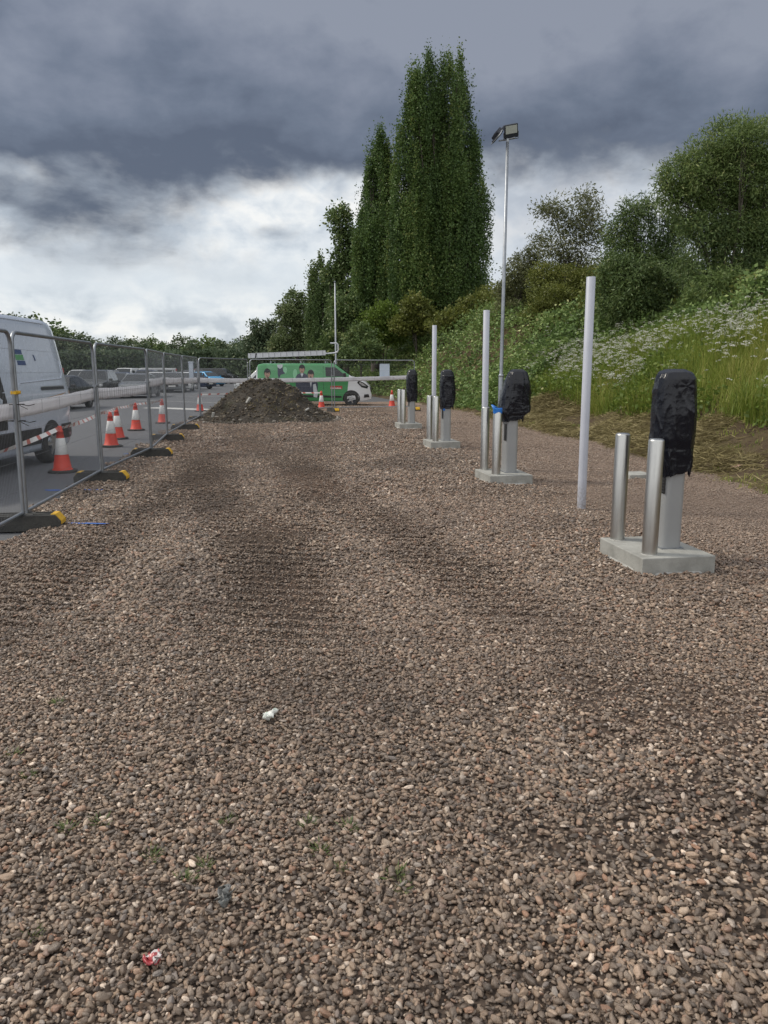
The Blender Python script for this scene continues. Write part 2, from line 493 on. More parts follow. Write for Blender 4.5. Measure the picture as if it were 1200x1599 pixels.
# loose stones: real stones laid over the sheet
def stone_points():
    out = []
    for (ya, yb, dens, smin, smax) in ((.6, 5, 8600, .0052, .0134), (5, 10, 5200, .0062, .0142), (10, 16, 2200, .009, .018), (16, 25, 850, .011, .022), (25, 37, 260, .013, .026)):
        n = int((yb - ya) * 13 * dens)
        x = rng.uniform(-6.5, 6.5, n); y = rng.uniform(ya, yb, n)
        lim = .54 * y + 1.0
        k = (np.abs(x) < lim) & (x > XL(y) - .08 + (fbm(y * 1.3, y * 0, seed=51) - .5) * .7 + rng.exponential(.05, n)) & (x < XF(y) + .25 - rng.exponential(.2, n))
        for (cx, cy) in PLINTHS:
            a = R(9); lx = (x - cx) * math.cos(a) + (y - cy) * math.sin(a); ly = -(x - cx) * math.sin(a) + (y - cy) * math.cos(a)
            k &= ~((np.abs(lx) < .335) & (np.abs(ly) < .415))
        # thinner where fines and mud have worked up
        mud = fbm(x * .8, y * .8, seed=77, octv=4)
        k &= rng.random(n) > np.clip((mud - .60) * 5, 0, .6)
        x = x[k]; y = y[k]
        s = smin + (smax - smin) * rng.random(len(x)) ** 2.2
        s = s * np.where(rng.random(len(x)) < .02, 1.5, 1.0)
        # coarser by the camera and on the left, finer in the middle distance
        s = s * (.80 + .45 * vnoise(x * .5, y * .5, seed=83))
        s = s * (1 - .38 * np.clip((x + .11 * y - 2.9) / 1.2, 0, 1) * np.clip((y - 5.5) / 3.5, 0, 1))
        for (tx, ts, tw) in TRK:
            s = s * (1 - .22 * np.exp(-((x - (tx + ts * y)) / tw) ** 4) * np.clip((y - 3) / 2, 0, 1))
        z = GZ(x, y) + s * rng.uniform(-.2, .5, len(x)) + np.where(rng.random(len(x)) < .4, s * rng.uniform(.7, 1.5, len(x)), 0)
        out.append(np.stack([x, y, z, s], 1))
    return np.concatenate(out)
PLINTHS = [(2.36, 6.57), (1.79, 11.55), (1.25, 16.85), (.70, 22.45)]

ng = bpy.data.node_groups.new('lay_stones', 'GeometryNodeTree')
ng.interface.new_socket('Geometry', in_out='INPUT', socket_type='NodeSocketGeometry')
ng.interface.new_socket('Geometry', in_out='OUTPUT', socket_type='NodeSocketGeometry')
gi = ng.nodes.new('NodeGroupInput'); go = ng.nodes.new('NodeGroupOutput')

m, nt, b = mat_base('gravel_stones')
oi = nt.nodes.new('ShaderNodeObjectInfo')
c = ramp(nt, Nx(nt, oi.outputs['Random']), STONES)
co = objco(nt)
c = mix(nt, ((noise(nt, co, 1.6, 5, .65) - .3) * 1.6).clamp() * .6, c, (.082, .073, .066))
g = nt.nodes.new('ShaderNodeNewGeometry'); wp = Nx(nt, g.outputs['Position'])
pt = patch(nt, wp)
c = mix(nt, pt * .40, c, (.095, .070, .053))
damp = ((noise(nt, wp, .33, 4, .62, .8) - .49) * 5).clamp()
c = mix(nt, damp * .62, c, (.042, .031, .025))
sq = nt.nodes.new('ShaderNodeSeparateXYZ'); link(nt, wp, sq.inputs[0])
for off_ in (2.55, .95):                                     # mud pressed up in the two wheel tracks
    tr_ = (Nx(nt, sq.outputs[0]) + Nx(nt, sq.outputs[1]) * .31 - off_ + (noise(nt, wp, 1.3, 3) - .5) * .5).abs().step(.50, .15) * Nx(nt, sq.outputs[1]).step(2.6, 4.6)
    c = mix(nt, tr_ * ((noise(nt, wp, 1.1, 5, .65) - .32) * 1.5).clamp() * .62, c, (.075, .054, .041))
red = ((noise(nt, wp, .16, 3, .5) - .45) * 4).clamp()
c = mix(nt, red * .30 + .08, c, (.24, .165, .125))
spz = nt.nodes.new('ShaderNodeSeparateXYZ'); link(nt, wp, spz.inputs[0])
fin = (Nx(nt, spz.outputs[0]) + Nx(nt, spz.outputs[1]) * .11 + (noise(nt, wp, .9, 3) - .5) * 1.6).step(2.9, 4.1) * Nx(nt, spz.outputs[1]).step(5.5, 9)
c = mix(nt, fin * .55, c, (.285, .215, .17))
link(nt, c, b.inputs['Base Color'])
b.inputs['Roughness'].default_value = .40; b.inputs['Specular IOR Level'].default_value = .55
bn = nt.nodes.new('ShaderNodeBump'); bn.inputs['Strength'].default_value = .3; bn.inputs['Distance'].default_value = .15
link(nt, noise(nt, co, 3.5, 4), bn.inputs['Height']); nt.links.new(bn.outputs[0], b.inputs['Normal'])
stone_mat = m

join = ng.nodes.new('GeometryNodeJoinGeometry')
NST = 9
for k in range(NST):
    ico = ng.nodes.new('GeometryNodeMeshIcoSphere'); ico.inputs['Radius'].default_value = 1; ico.inputs['Subdivisions'].default_value = 3 if k % 2 else 2
    sp_ = ng.nodes.new('GeometryNodeSetPosition')
    ps = ng.nodes.new('GeometryNodeInputPosition')
    no = ng.nodes.new('ShaderNodeTexVoronoi' if k % 3 == 2 else 'ShaderNodeTexNoise')
    ad = ng.nodes.new('ShaderNodeVectorMath'); ad.operation = 'ADD'; ad.inputs[1].default_value = (k * 7.3, k * 3.1, k * 1.7)
    ng.links.new(ps.outputs[0], ad.inputs[0]); ng.links.new(ad.outputs[0], no.inputs['Vector'])
    no.inputs['Scale'].default_value = .85 if k % 3 == 2 else .8
    if 'Detail' in no.inputs: no.inputs['Detail'].default_value = 1.5 if k % 3 != 2 else 0
    sb = ng.nodes.new('ShaderNodeMath'); sb.operation = 'SUBTRACT'; sb.inputs[1].default_value = .5
    ng.links.new(no.outputs['Distance' if k % 3 == 2 else 'Fac'], sb.inputs[0])
    mu = ng.nodes.new('ShaderNodeVectorMath'); mu.operation = 'SCALE'
    ng.links.new(ps.outputs[0], mu.inputs[0])
    ml = ng.nodes.new('ShaderNodeMath'); ml.operation = 'MULTIPLY'; ml.inputs[1].default_value = (1.6, 1.9, 1.2)[k % 3]
    ng.links.new(sb.outputs[0], ml.inputs[0]); ng.links.new(ml.outputs[0], mu.inputs['Scale'])
    ng.links.new(ico.outputs['Mesh'], sp_.inputs['Geometry']); ng.links.new(mu.outputs[0], sp_.inputs['Offset'])
    tr = ng.nodes.new('GeometryNodeTransform'); tr.inputs['Scale'].default_value = (1.15 + .12 * (k % 4), .78 + .07 * (k % 3), .44 + .07 * (k % 5))
    ng.links.new(sp_.outputs[0], tr.inputs['Geometry'])
    ss = ng.nodes.new('GeometryNodeSetShadeSmooth'); ng.links.new(tr.outputs[0], ss.inputs['Geometry'])
    sm_ = ng.nodes.new('GeometryNodeSetMaterial'); sm_.inputs['Material'].default_value = stone_mat
    ng.links.new(ss.outputs[0], sm_.inputs['Geometry'])
    gt = ng.nodes.new('GeometryNodeGeometryToInstance'); ng.links.new(sm_.outputs[0], gt.inputs[0])
    ng.links.new(gt.outputs[0], join.inputs[0])
iop = ng.nodes.new('GeometryNodeInstanceOnPoints')
iop.inputs['Pick Instance'].default_value = True
ng.links.new(gi.outputs[0], iop.inputs['Points']); ng.links.new(join.outputs[0], iop.inputs['Instance'])
def nattr(nm, ty):
    a = ng.nodes.new('GeometryNodeInputNamedAttribute'); a.data_type = ty; a.inputs['Name'].default_value = nm
    return a.outputs['Attribute']
ng.links.new(nattr('idx', 'INT'), iop.inputs['Instance Index'])
ng.links.new(nattr('rot', 'FLOAT_VECTOR'), iop.inputs['Rotation'])
ng.links.new(nattr('scl', 'FLOAT'), iop.inputs['Scale'])
ng.links.new(iop.outputs[0], go.inputs[0])

SP = stone_points()
me = bpy.data.meshes.new('gravel')
n = len(SP)
me.vertices.add(n); me.vertices.foreach_set('co', SP[:, :3].astype(np.float32).ravel())
a = me.attributes.new('idx', 'INT', 'POINT'); a.data.foreach_set('value', rng.integers(0, NST, n).astype(np.int32))
a = me.attributes.new('scl', 'FLOAT', 'POINT'); a.data.foreach_set('value', SP[:, 3].astype(np.float32))
rt = np.stack([rng.normal(0, .38, n), rng.normal(0, .38, n), rng.uniform(0, 6.28, n)], 1).astype(np.float32)
a = me.attributes.new('rot', 'FLOAT_VECTOR', 'POINT'); a.data.foreach_set('vector', rt.ravel())
me.materials.append(stone_mat)
o = bpy.data.objects.new('gravel', me); COL.objects.link(o)
md = o.modifiers.new('stones', 'NODES'); md.node_group = ng
tag(o, 'loose brown and grey gravel stones covering the yard', 'gravel', kind='stuff')
print('stones', n)

# embankment
ys = np.concatenate([np.arange(-10, 8, .8), np.arange(8, 40, .22), np.arange(40, 110, .9), np.arange(110, 240, 5)])
ds = np.concatenate([np.arange(-.9, 8, .12), np.arange(8, 40, 1.2)])
YY, DD = np.meshgrid(ys, ds, indexing='ij')
XX = XF(YY) + DD; ZZ = BZ(XX, YY)
nv, nu = YY.shape
I = np.arange(nv * nu).reshape(nv, nu)
F = np.stack([I[:-1, :-1], I[:-1, 1:], I[1:, 1:], I[1:, :-1]], -1).reshape(-1, 4)
m, nt, b = mat_base('bank_soil')
g = nt.nodes.new('ShaderNodeNewGeometry'); co = Nx(nt, g.outputs['Position'])
c = mix(nt, ((noise(nt, co, .7, 5, .65) - .40) * 4).clamp(), (.075, .052, .036), (.13, .11, .052))
c = mix(nt, ((noise(nt, co, 3.0, 6, .7) - .5) * 5).clamp() * .6, c, (.05, .036, .027))
c = mix(nt, ((noise(nt, co, 14, 4, .7) - .6) * 6).clamp() * .6, c, (.24, .20, .11))
link(nt, c, b.inputs['Base Color']); b.inputs['Roughness'].default_value = .95; b.inputs['Specular IOR Level'].default_value = .15
bn = nt.nodes.new('ShaderNodeBump'); bn.inputs['Strength'].default_value = .9; bn.inputs['Distance'].default_value = .08
link(nt, noise(nt, co, 9, 6, .65), bn.inputs['Height']); nt.links.new(bn.outputs[0], b.inputs['Normal'])
tag(npmesh('embankment', np.stack([XX, YY, ZZ], -1).reshape(-1, 3), F, m, smooth=True), kind='structure')
# ------------------------------------------------------------------ charging points
PRZ = R(9)
def loc2w(c, lx, ly, z=0):
    a = PRZ
    return (c[0] + lx * math.cos(a) - ly * math.sin(a), c[1] + lx * math.sin(a) + ly * math.cos(a), z)

# black plastic
m, nt, b = mat_base('black_polythene')
co = objco(nt)
link(nt, mix(nt, noise(nt, co, 4, 4), (.0035, .0045, .009), (.006, .0075, .014)), b.inputs['Base Color'])
link(nt, noise(nt, co, 9, 4) * .14 + .19, b.inputs['Roughness'])
b.inputs['Specular IOR Level'].default_value = .42
mp = nt.nodes.new('ShaderNodeMapping'); link(nt, co, mp.inputs[0]); mp.inputs['Scale'].default_value = (1, 1, .45)
bn = nt.nodes.new('ShaderNodeBump'); bn.inputs['Strength'].default_value = .45; bn.inputs['Distance'].default_value = .012
nn = noise(nt, Nx(nt, mp.outputs[0]), 13, 4, .6, 1.4)
link(nt, nn, bn.inputs['Height']); nt.links.new(bn.outputs[0], b.inputs['Normal'])
M['bag'] = m

def bag_mesh(name, rows, seed, parent, hem=0., dent=0., crump=1.0):
    """a bin liner pulled over a charger: rows of (height, x from, x to), creased lengthways, gathered at the neck"""
    nu, nv = 150, 140
    rows = sorted(rows); zs = np.array([q[0] for q in rows]); xl = np.array([q[1] for q in rows]); xr = np.array([q[2] for q in rows])
    # sample evenly along the outline, closing over the top
    s_ = np.concatenate([[0], np.cumsum(np.hypot(np.diff(zs), np.diff(xr)))]); s_ /= s_[-1]
    t = np.linspace(0, 1, nv); th = np.linspace(0, 2 * np.pi, nu, endpoint=False)
    zz = np.interp(t, s_, zs); L_ = np.interp(t, s_, xl); R_ = np.interp(t, s_, xr)
    for _ in range(3):
        for q in (zz, L_, R_): q[1:-1] = q[1:-1] * .5 + (q[:-2] + q[2:]) * .25
    T, TH = np.meshgrid(t, th, indexing='ij')
    Z = zz[:, None] + 0 * TH; cxm = (L_ + R_)[:, None] / 2; hw_ = (R_ - L_)[:, None] / 2
    e = 2.6 + 2.0 * np.clip((zs[0] + .22 - Z) / .15, 0, 1)
    c_ = np.sign(np.cos(TH)) * np.abs(np.cos(TH)) ** (2 / e); sn = np.sign(np.sin(TH)) * np.abs(np.sin(TH)) ** (2 / e)
    nx, ny = np.cos(TH), np.sin(TH)
    hy_ = np.maximum(np.minimum(hw_ * .86, .155), .142 * np.clip((zs[-1] - .04 - Z) / .1, 0, 1))
    x = cxm + c_ * hw_; y = sn * hy_
    def ridge(f, p): return (1 - np.abs(2 * f - 1)) ** p
    lowf = np.clip((zs[0] + .30 - Z) / .30, 0, 1)
    topf = np.clip((zs[-1] - Z) / .08, 0, 1)
    broad = fbm(nx * 1.4 + seed, ny * 1.4, Z * 2.2, seed, 2) - .5
    long_ = ridge(fbm(nx * 2.4 + Z * .8, ny * 2.4 - Z * .7, Z * .7, seed + 2, 2), 5) - .2
    drag = ridge(fbm(nx * 2.0 + Z * 2.6, ny * 2.0 + Z * 1.4, Z * 2.5, seed + 5, 2), 7) - .12
    fine = ridge(fbm(nx * 5, ny * 5, Z * 16, seed + 9, 2), 4) - .3
    dsp = (broad * .035 + long_ * .014 * (1 + lowf) + drag * .015 + fine * (.003 + .007 * lowf)) * crump * (1 - .5 * lowf ** 3)
    dsp = dsp + lowf ** 2 * np.sin(TH * 19 + 3 * np.sin(TH * 2 + seed)) * .003
    if dent:
        a_ = np.angle(np.exp(1j * (TH + np.pi / 2 - .15)))
        rr_ = np.hypot(a_ / .75, (Z - (zs[-1] - .19)) / .13)
        dsp = dsp - dent * np.exp(-rr_ ** 2) * (1 + .12 * np.sin(np.arctan2(Z - (zs[-1] - .14), a_ * .17) * 6))
    dsp = dsp * (.25 + .75 * topf)
    x = x + nx * dsp; y = y + ny * dsp
    Z = Z + np.clip((zs[0] + .12 - Z) / .12, 0, 1) * (hem * nx + (fbm(nx * 2.5, ny * 2.5, seed=seed + 3) - .5) * .05) + (1 - topf) * (fbm(nx * 1.8, ny * 1.8, seed=seed + 4) - .5) * .035 * (hw_ / .15)
    V = np.stack([x, y, Z], -1).reshape(-1, 3)
    I = np.arange(nu * nv).reshape(nv, nu); J = np.roll(I, -1, 1)
    F = np.stack([I[:-1], J[:-1], J[1:], I[1:]], -1).reshape(-1, 4)
    o = npmesh(name, V, F, M['bag'], parent, smooth=True)
    return o

BAG = [
 [(.79, -.10, .125), (.83, -.105, .135), (.90, -.125, .15), (1.00, -.165, .165), (1.08, -.185, .168), (1.30, -.185, .168), (1.48, -.178, .162), (1.58, -.168, .15), (1.63, -.145, .12), (1.655, -.08, .06), (1.658, -.004, .004)],
 [(.92, -.115, .14), (.96, -.12, .16), (1.00, -.14, .20), (1.04, -.175, .265), (1.12, -.18, .285), (1.25, -.16, .28), (1.42, -.115, .265), (1.55, -.075, .235), (1.62, -.045, .21), (1.655, .0, .16), (1.66, .075, .085)],
 [(.84, -.105, .125), (.88, -.105, .13), (.96, -.115, .15), (1.06, -.14, .185), (1.25, -.14, .185), (1.42, -.135, .17), (1.56, -.125, .145), (1.63, -.10, .11), (1.655, -.05, .06), (1.66, .0, .01)],
 [(.76, -.105, .125), (.80, -.11, .13), (.90, -.13, .155), (1.02, -.15, .165), (1.25, -.15, .165), (1.45, -.145, .16), (1.58, -.125, .14), (1.64, -.09, .105), (1.66, -.04, .05), (1.665, .0, .01)]]
WHICH = ['nearest', 'second', 'third', 'farthest']
bz = [(.80, 1.655), (1.01, 1.66), (.88, 1.66), (.78, 1.665)]
bagw = [(.37, .36), (.47, .42), (.345, .33), (.34, .32)]
for i, c in enumerate(PLINTHS):
    gz = float(GZ(c[0], c[1]))
    near_words = ['beside the tall rounded narrow bag', 'under the wide bulky bag', 'behind the wide bag', 'nearest the back fence'][i]
    # plinth
    t = empty('concrete_plinth', (c[0], c[1], 0), PRZ, ['big pale concrete plinth under the tall rounded narrow bag, clean cast edges', 'pale concrete plinth ringed with spilt cement, second in the row',
              'pale concrete plinth of the third covered charging post', 'small looking pale concrete plinth by the end post of the back fence'][i], 'plinth', 'concrete plinths in a row on the gravel')
    MB().box((0, 0, .055), (.645, .815, .17)).build('slab', M['concrete'], t, bevel=.008)
    # rough skirt of spilt concrete
    nn_ = 72; q = np.linspace(0, 2 * np.pi, nn_, endpoint=False)
    sx = np.sign(np.cos(q)) * np.abs(np.cos(q)) ** .45 * .33; sy = np.sign(np.sin(q)) * np.abs(np.sin(q)) ** .45 * .415
    w_ = (.02, .16, .06, .05)[i]
    jit = 1 + (fbm(np.cos(q) * 2.5 + i * 9, np.sin(q) * 2.5, seed=60 + i) - .1) * w_ * 4
    V = []; F = []
    for (k, h) in ((.93, .03), (1.0, .028), (None, -.03)):
        for a in range(nn_):
            s_ = jit[a] * 1.02 if k is None else k
            V.append((sx[a] * s_, sy[a] * s_, h + gz))
    for r_ in range(2):
        for a in range(nn_):
            b_ = (a + 1) % nn_
            F.append((r_ * nn_ + a, r_ * nn_ + b_, (r_ + 1) * nn_ + b_, (r_ + 1) * nn_ + a)[::-1])
    MB().add(V, F, True).build('cement_skirt', M['concrete_edge'], t)
    # bollards
    for j, (lx, ly) in enumerate(((-.20, .315), (-.19, -.26))):
        h = .955
        bo = empty('steel_bollard', loc2w(c, lx, ly, .14), PRZ,
                   [['plain steel bollard standing clear beside the largest bagged post', 'plain steel bollard standing in front of the largest bagged post'],
                    ['steel bollard beside the white pole on the second plinth', 'steel bollard with bright blue film on its top'],
                    ['steel bollard behind its twin on the plinth with the narrow black bag', 'steel bollard in front of its twin on the plinth with the narrow black bag'],
                    ['thin looking rear bollard on the plinth by the back fence end post', 'thin looking front bollard on the plinth by the back fence end post']][i][j], 'bollard', 'brushed steel bollards on the plinths')
        r = .0635
        MB().lathe([(r, 0), (r, h - .012), (r - .003, h - .004), (r - .010, h)], 40).disc((0, 0, h - .0005), r - .009, 40).build('tube', M['steel'], bo)
        MB().lathe([(r - .0095, h - .0002), (r - .0095, h + .0035), (r - .014, h + .005), (0, h + .0055)], 32).build('cap', M['galv'], bo)
        MB().lathe([(r + .007, 0), (r + .006, .004), (r + .001, .006)], 32).build('base_seal', M['concrete_edge'], bo)
        if i == 1 and j == 1:
            V = []; F = []
            n_ = 40
            for a in range(n_):
                q_ = 2 * math.pi * a / n_
                up_ = .012 + .05 * max(0, math.cos(q_ - R(150))) ** 1.5 + random.uniform(-.003, .003)
                ro = r + .0035
                rx = ro + .03 * max(0, math.cos(q_ - R(165))) ** 2
                V += [(ro * math.cos(q_), ro * math.sin(q_), h - .055 + .012 * math.sin(q_ * 3)), (ro * math.cos(q_), ro * math.sin(q_), h - .005), (rx * math.cos(q_), rx * math.sin(q_), h + up_),
                      ((ro - .02) * math.cos(q_), (ro - .02) * math.sin(q_), h + .008 + .4 * up_)]
            for a in range(n_):
                for k in range(3):
                    A_ = a * 4 + k; B_ = ((a + 1) % n_) * 4 + k
                    F.append((A_, B_, B_ + 1, A_ + 1))
            MB().add(V, F, True).build('blue_film', M['blue'], bo)
    # charging post
    lx, ly = .095, .0
    cp_ = empty('charging_post', loc2w(c, lx, ly, .14), PRZ,
                ['grey metal charging post under the tall rounded narrow black bag', 'grey metal charging post with dark louvred slot under the bulky bag',
                 'grey metal charging post with a bit of blue tape, third in the row', 'grey metal charging post by the end post of the back fence'][i], 'charging post', 'wrapped charging posts')
    w, dpt = .185, .235
    # pedestal: rounded front column
    V = []; F = []; n_ = 0; out = []
    def arc(cx, cy, rr, a0, a1, k=7):
        return [(cx + rr * math.cos(R(a0 + (a1 - a0) * s / k)), cy + rr * math.sin(R(a0 + (a1 - a0) * s / k))) for s in range(k + 1)]
    rr = .045
    out = arc(w / 2 - .012, dpt / 2 - .012, .012, 0, 90, 3) + arc(-w / 2 + .012, dpt / 2 - .012, .012, 90, 180, 3) + arc(-w / 2 + .055, -dpt / 2 + .055, .055, 180, 270, 10) + arc(w / 2 - .055, -dpt / 2 + .055, .055, 270, 360, 10)
    mb = MB(); ht = BAG[i][0][0] + .16 - .14
    k = len(out)
    mb.add([(x, y, 0) for x, y in out] + [(x, y, ht) for x, y in out], [(a, (a + 1) % k, (a + 1) % k + k, a + k) for a in range(k)], True)
    mb.add([(x, y, ht) for x, y in out], [tuple(range(k))])
    mb.build('pedestal', M['pedestal'], cp_)
    fl = MB().box((0, 0, .004), (w + .018, dpt + .018, .010)).build('base_flange', M['galv'], cp_)
    # charger head inside the bag
    MB().box(((.01, .08, .01, .01)[i], 0, bz[i][1] - .14 - .27), (.15, .15, .32)).build('charger_head', M['black'], cp_, bevel=.03)
    vg = MB().box((-w / 2 - .0005, -.045, .60), (.004, .10, .25))
    for q_ in range(9): vg.box((-w / 2 - .004, -.045, .70 - q_ * .026), (.010, .10, .006), rot=(0, R(25), 0))
    vg.build('vent_louvre', M['black'], cp_)
    if i == 2:
        zt = .70
        MB().box((-w / 2 + .02, -dpt / 2 - .0015, zt - .03), (.05, .003, .045)).build('blue_tape', M['blue'], cp_)
    # bag
    bg_ = empty('black_bag_cover', loc2w(c, lx, ly, 0), PRZ,
                ['tall rounded black bag with a pinched dent, over the largest charging post', 'wide baggy black bag over the second charging post',
                 'narrow black bag over the third charging post', 'slim black bag over the charging post by the end of the back fence'][i], 'bag cover', 'black bags tied over charging posts')
    bag_mesh('bag', BAG[i], 100 + 13 * i, bg_, hem=(.03, .03, .02, .02)[i], dent=(.014, .0, .008, .0)[i], crump=(.5, .8, .6, .5)[i])
    zb = BAG[i][0][0]; xr_ = BAG[i][1][2]
    MB().tube([(xr_ - .01, -.03, zb + .12), (xr_ + .012, -.04, zb + .07), (xr_ + .016, -.045, zb + .03), (xr_ + .010, -.05, zb - .01), (xr_ + .014, -.05, zb - .04)], [.004, .013, .012, .014, .003], 7).build('knotted_tail', M['bag'], bg_)

# small flat concrete slab by the bank
s_ = MB().box((0, 0, .02), (.42, .42, .07)).build('concrete_slab', M['concrete'], None, bevel=.008)
s_.location = (3.93, 12.0, .01); s_.rotation_euler = (0, 0, R(12))
tag(s_, 'small flat concrete slab sunk in the gravel behind the largest plinth', 'slab')

# ------------------------------------------------------------------ white poles
for k, (x, y, h, lab) in enumerate(((2.359, 9.106, 2.685, 'thick white plastic pole standing alone between two charging posts'), (1.667, 12.821, 2.592, 'white plastic pole beside the wide baggy black bag'), (1.148, 17.9, 2.636, 'thin looking white plastic pole rising behind the narrow black bag'))):
    r = .051
    z0 = float(GZ(x, y)) - .10
    h2 = h - z0
    o = MB().lathe([(r, 0), (r, h2 - .002), (r - .002, h2), (r - .005, h2), (r - .006, h2 - .06)], 32).disc((0, 0, h2 - .06), r - .005, 32).build('white_pole', M['whiteplastic'])
    o.location = (x, y, z0); o.rotation_euler = (R(.2), R((-.3, -.4, -.2)[k]), 0)
    tag(o, lab, 'pole', 'white plastic poles along the charging posts')

M['seam'] = pm('seam_thread', (.42, .42, .45), None, 9, .7)
# ------------------------------------------------------------------ temporary fence
J = [(-3.80, 8.05), (-4.236, 11.52), (-4.50, 14.96), (-5.13, 18.35), (-5.57, 21.75), (-6.02, 25.5), (-5.03, 29.2), (-2.03, 31.2), (1.30, 32.2)]
J = [(-3.42, 4.6)] + J
FL = ['mesh fence panel cut off by the edge of the picture, beside the van door opening', 'mesh fence panel in front of the white van', 'mesh fence panel with the white van cone pair behind it', 'mesh fence panel between the third and fourth concrete feet',
      'mesh fence panel before the dark parked cars', 'mesh fence panel ending at the corner beside the soil heap', 'mesh fence panel turning the corner behind the soil heap', 'mesh fence panel in front of the green van body', 'mesh fence panel with the paper notice on it']
FL[2] = 'mesh fence panel with two close cones behind its middle'
FL[3] = 'narrow looking mesh fence panel right of the lone cone past the third foot'
FL[3] = 'mesh fence panel with a cone half hidden at its far post'
gap = .055
for i in range(len(J) - 1):
    a = Vector((*J[i], 0)); b = Vector((*J[i + 1], 0))
    d = b - a; L = d.length - 2 * gap
    rz = math.atan2(d.y, d.x)
    o0 = a + d.normalized() * gap
    t = empty('mesh_fence', o0, rz, FL[i], 'fence panel', 'temporary mesh fence panels')
    t.rotation_euler[0] = R(random.uniform(-.5, .5))
    r = .021; top = 2.03; bot = .17; cr = .13
    pth = [(0, 0, .02), (0, 0, top - cr)] + [(cr - cr * math.cos(R(q)), 0, top - cr + cr * math.sin(R(q))) for q in (15, 30, 45, 60, 75)] + [(cr, 0, top), (L - cr, 0, top)] + \
          [(L - cr + cr * math.sin(R(q)), 0, top - cr + cr * math.cos(R(q))) for q in (15, 30, 45, 60, 75)] + [(L, 0, top - cr), (L, 0, .02)]
    fr = MB().tube(pth, r, 10)
    fr.tube([(r, 0, bot), (L - r, 0, bot)], r * .95, 10, cap=False)
    fr.build('frame', M['galv'], t)
    # welded mesh
    n_ = int(L / .04)
    V = []; F = []
    def wire(p, q, w):
        (x0, z0), (x1, z1) = p, q
        k = len(V)
        if x0 == x1: o_ = [(-w, -w), (w, -w), (0, w)]; 
        for (xx, zz_) in (p, q):
            for s in ((-1, -.6), (1, -.6), (0, 1)):
                if x0 == x1: V.append((xx + s[0] * w, s[1] * w, zz_))
                else: V.append((xx, s[1] * w, zz_ + s[0] * w))
        for s in range(3):
            F.append((k + s, k + (s + 1) % 3, k + 3 + (s + 1) % 3, k + 3 + s))
    for s in range(1, n_):
        x = L * s / n_
        wire((x, bot), (x, top), .0009)
    for z in (.42, .72, 1.02, 1.32, 1.62, 1.86):
        wire((0, z), (L, z), .0014)
    npmesh('wire_mesh', V, F, M['galv'], t)
    if i < len(J) - 2:
        cl = MB()
        for z in (1.42,):
            cl.box((L + gap, 0, z), (.15, .055, .035)).tube([(L + gap, -.045, z), (L + gap, .045, z)], .010, 6)
        cl.build('clamp', M['yellow'] if i == 0 else M['galv'], t, bevel=.004)

FTL = ['big dark block foot with bright yellow end, under the tied double posts', 'dark block foot beside the largest traffic cone', 'dark block foot at the third fence joint by the twin cones', 'dark block foot at the fourth fence joint', 'dark block foot at the fifth fence joint', 'dark block foot at the fence corner beside the soil heap',
       'dark block foot behind the soil heap', 'dark block foot by the cone in front of the green van', 'dark block foot at the end post of the back fence by the farther charging posts']
for i, (x, y) in enumerate(J[1:]):
    j = i + 1
    d = Vector((J[min(j + 1, len(J) - 1)][0] - J[j - 1][0], J[min(j + 1, len(J) - 1)][1] - J[j - 1][1]))
    rz = math.atan2(d.y, d.x) - R(90) + R(random.uniform(-5, 5))
    t = empty('ballast_block', (x, y, .0), rz, FTL[i], 'fence foot', 'block feet under the fence joints')
    # tapered block with carrying slots
    L, Wd, h = (.76, .24, .15)
    z0 = -.02
    prof = [(-L / 2, z0), (L / 2, z0), (L / 2, h * .55), (L / 2 - .055, h), (-L / 2 + .055, h), (-L / 2, h * .55)]
    V = [(px_, -Wd / 2, pz) for px_, pz in prof] + [(px_, Wd / 2, pz) for px_, pz in prof]
    F = [tuple(range(6)), tuple(range(11, 5, -1))] + [(a_, a_ + 6, (a_ + 1) % 6 + 6, (a_ + 1) % 6)[::1] for a_ in range(6)]
    mb = MB().add(V, F)
    for q in (-.18, .18):
        mb.box((q, -.05, h + .004), (.17, .03, .012)); mb.box((q, .05, h + .004), (.17, .03, .012))
    mb.build('block', M['foot'], t, bevel=.012)
    for s in (-1, 1):
        V = []
        for yy in (-Wd / 2 + .03, Wd / 2 - .03):
            V += [(s * (L / 2 + .004), yy, h * .30), (s * (L / 2 + .004), yy, h * .57), (s * (L / 2 - .051), yy, h + .006), (s * (L / 2 - .10), yy, h + .006), (s * (L / 2 - .10), yy, h * .30)]
        F = [(0, 1, 2, 3, 4), (9, 8, 7, 6, 5)] + [(a_, a_ + 5, (a_ + 1) % 5 + 5, (a_ + 1) % 5) for a_ in range(5)]
        MB().add(V, F).build('reflector', M['yellow'], t)

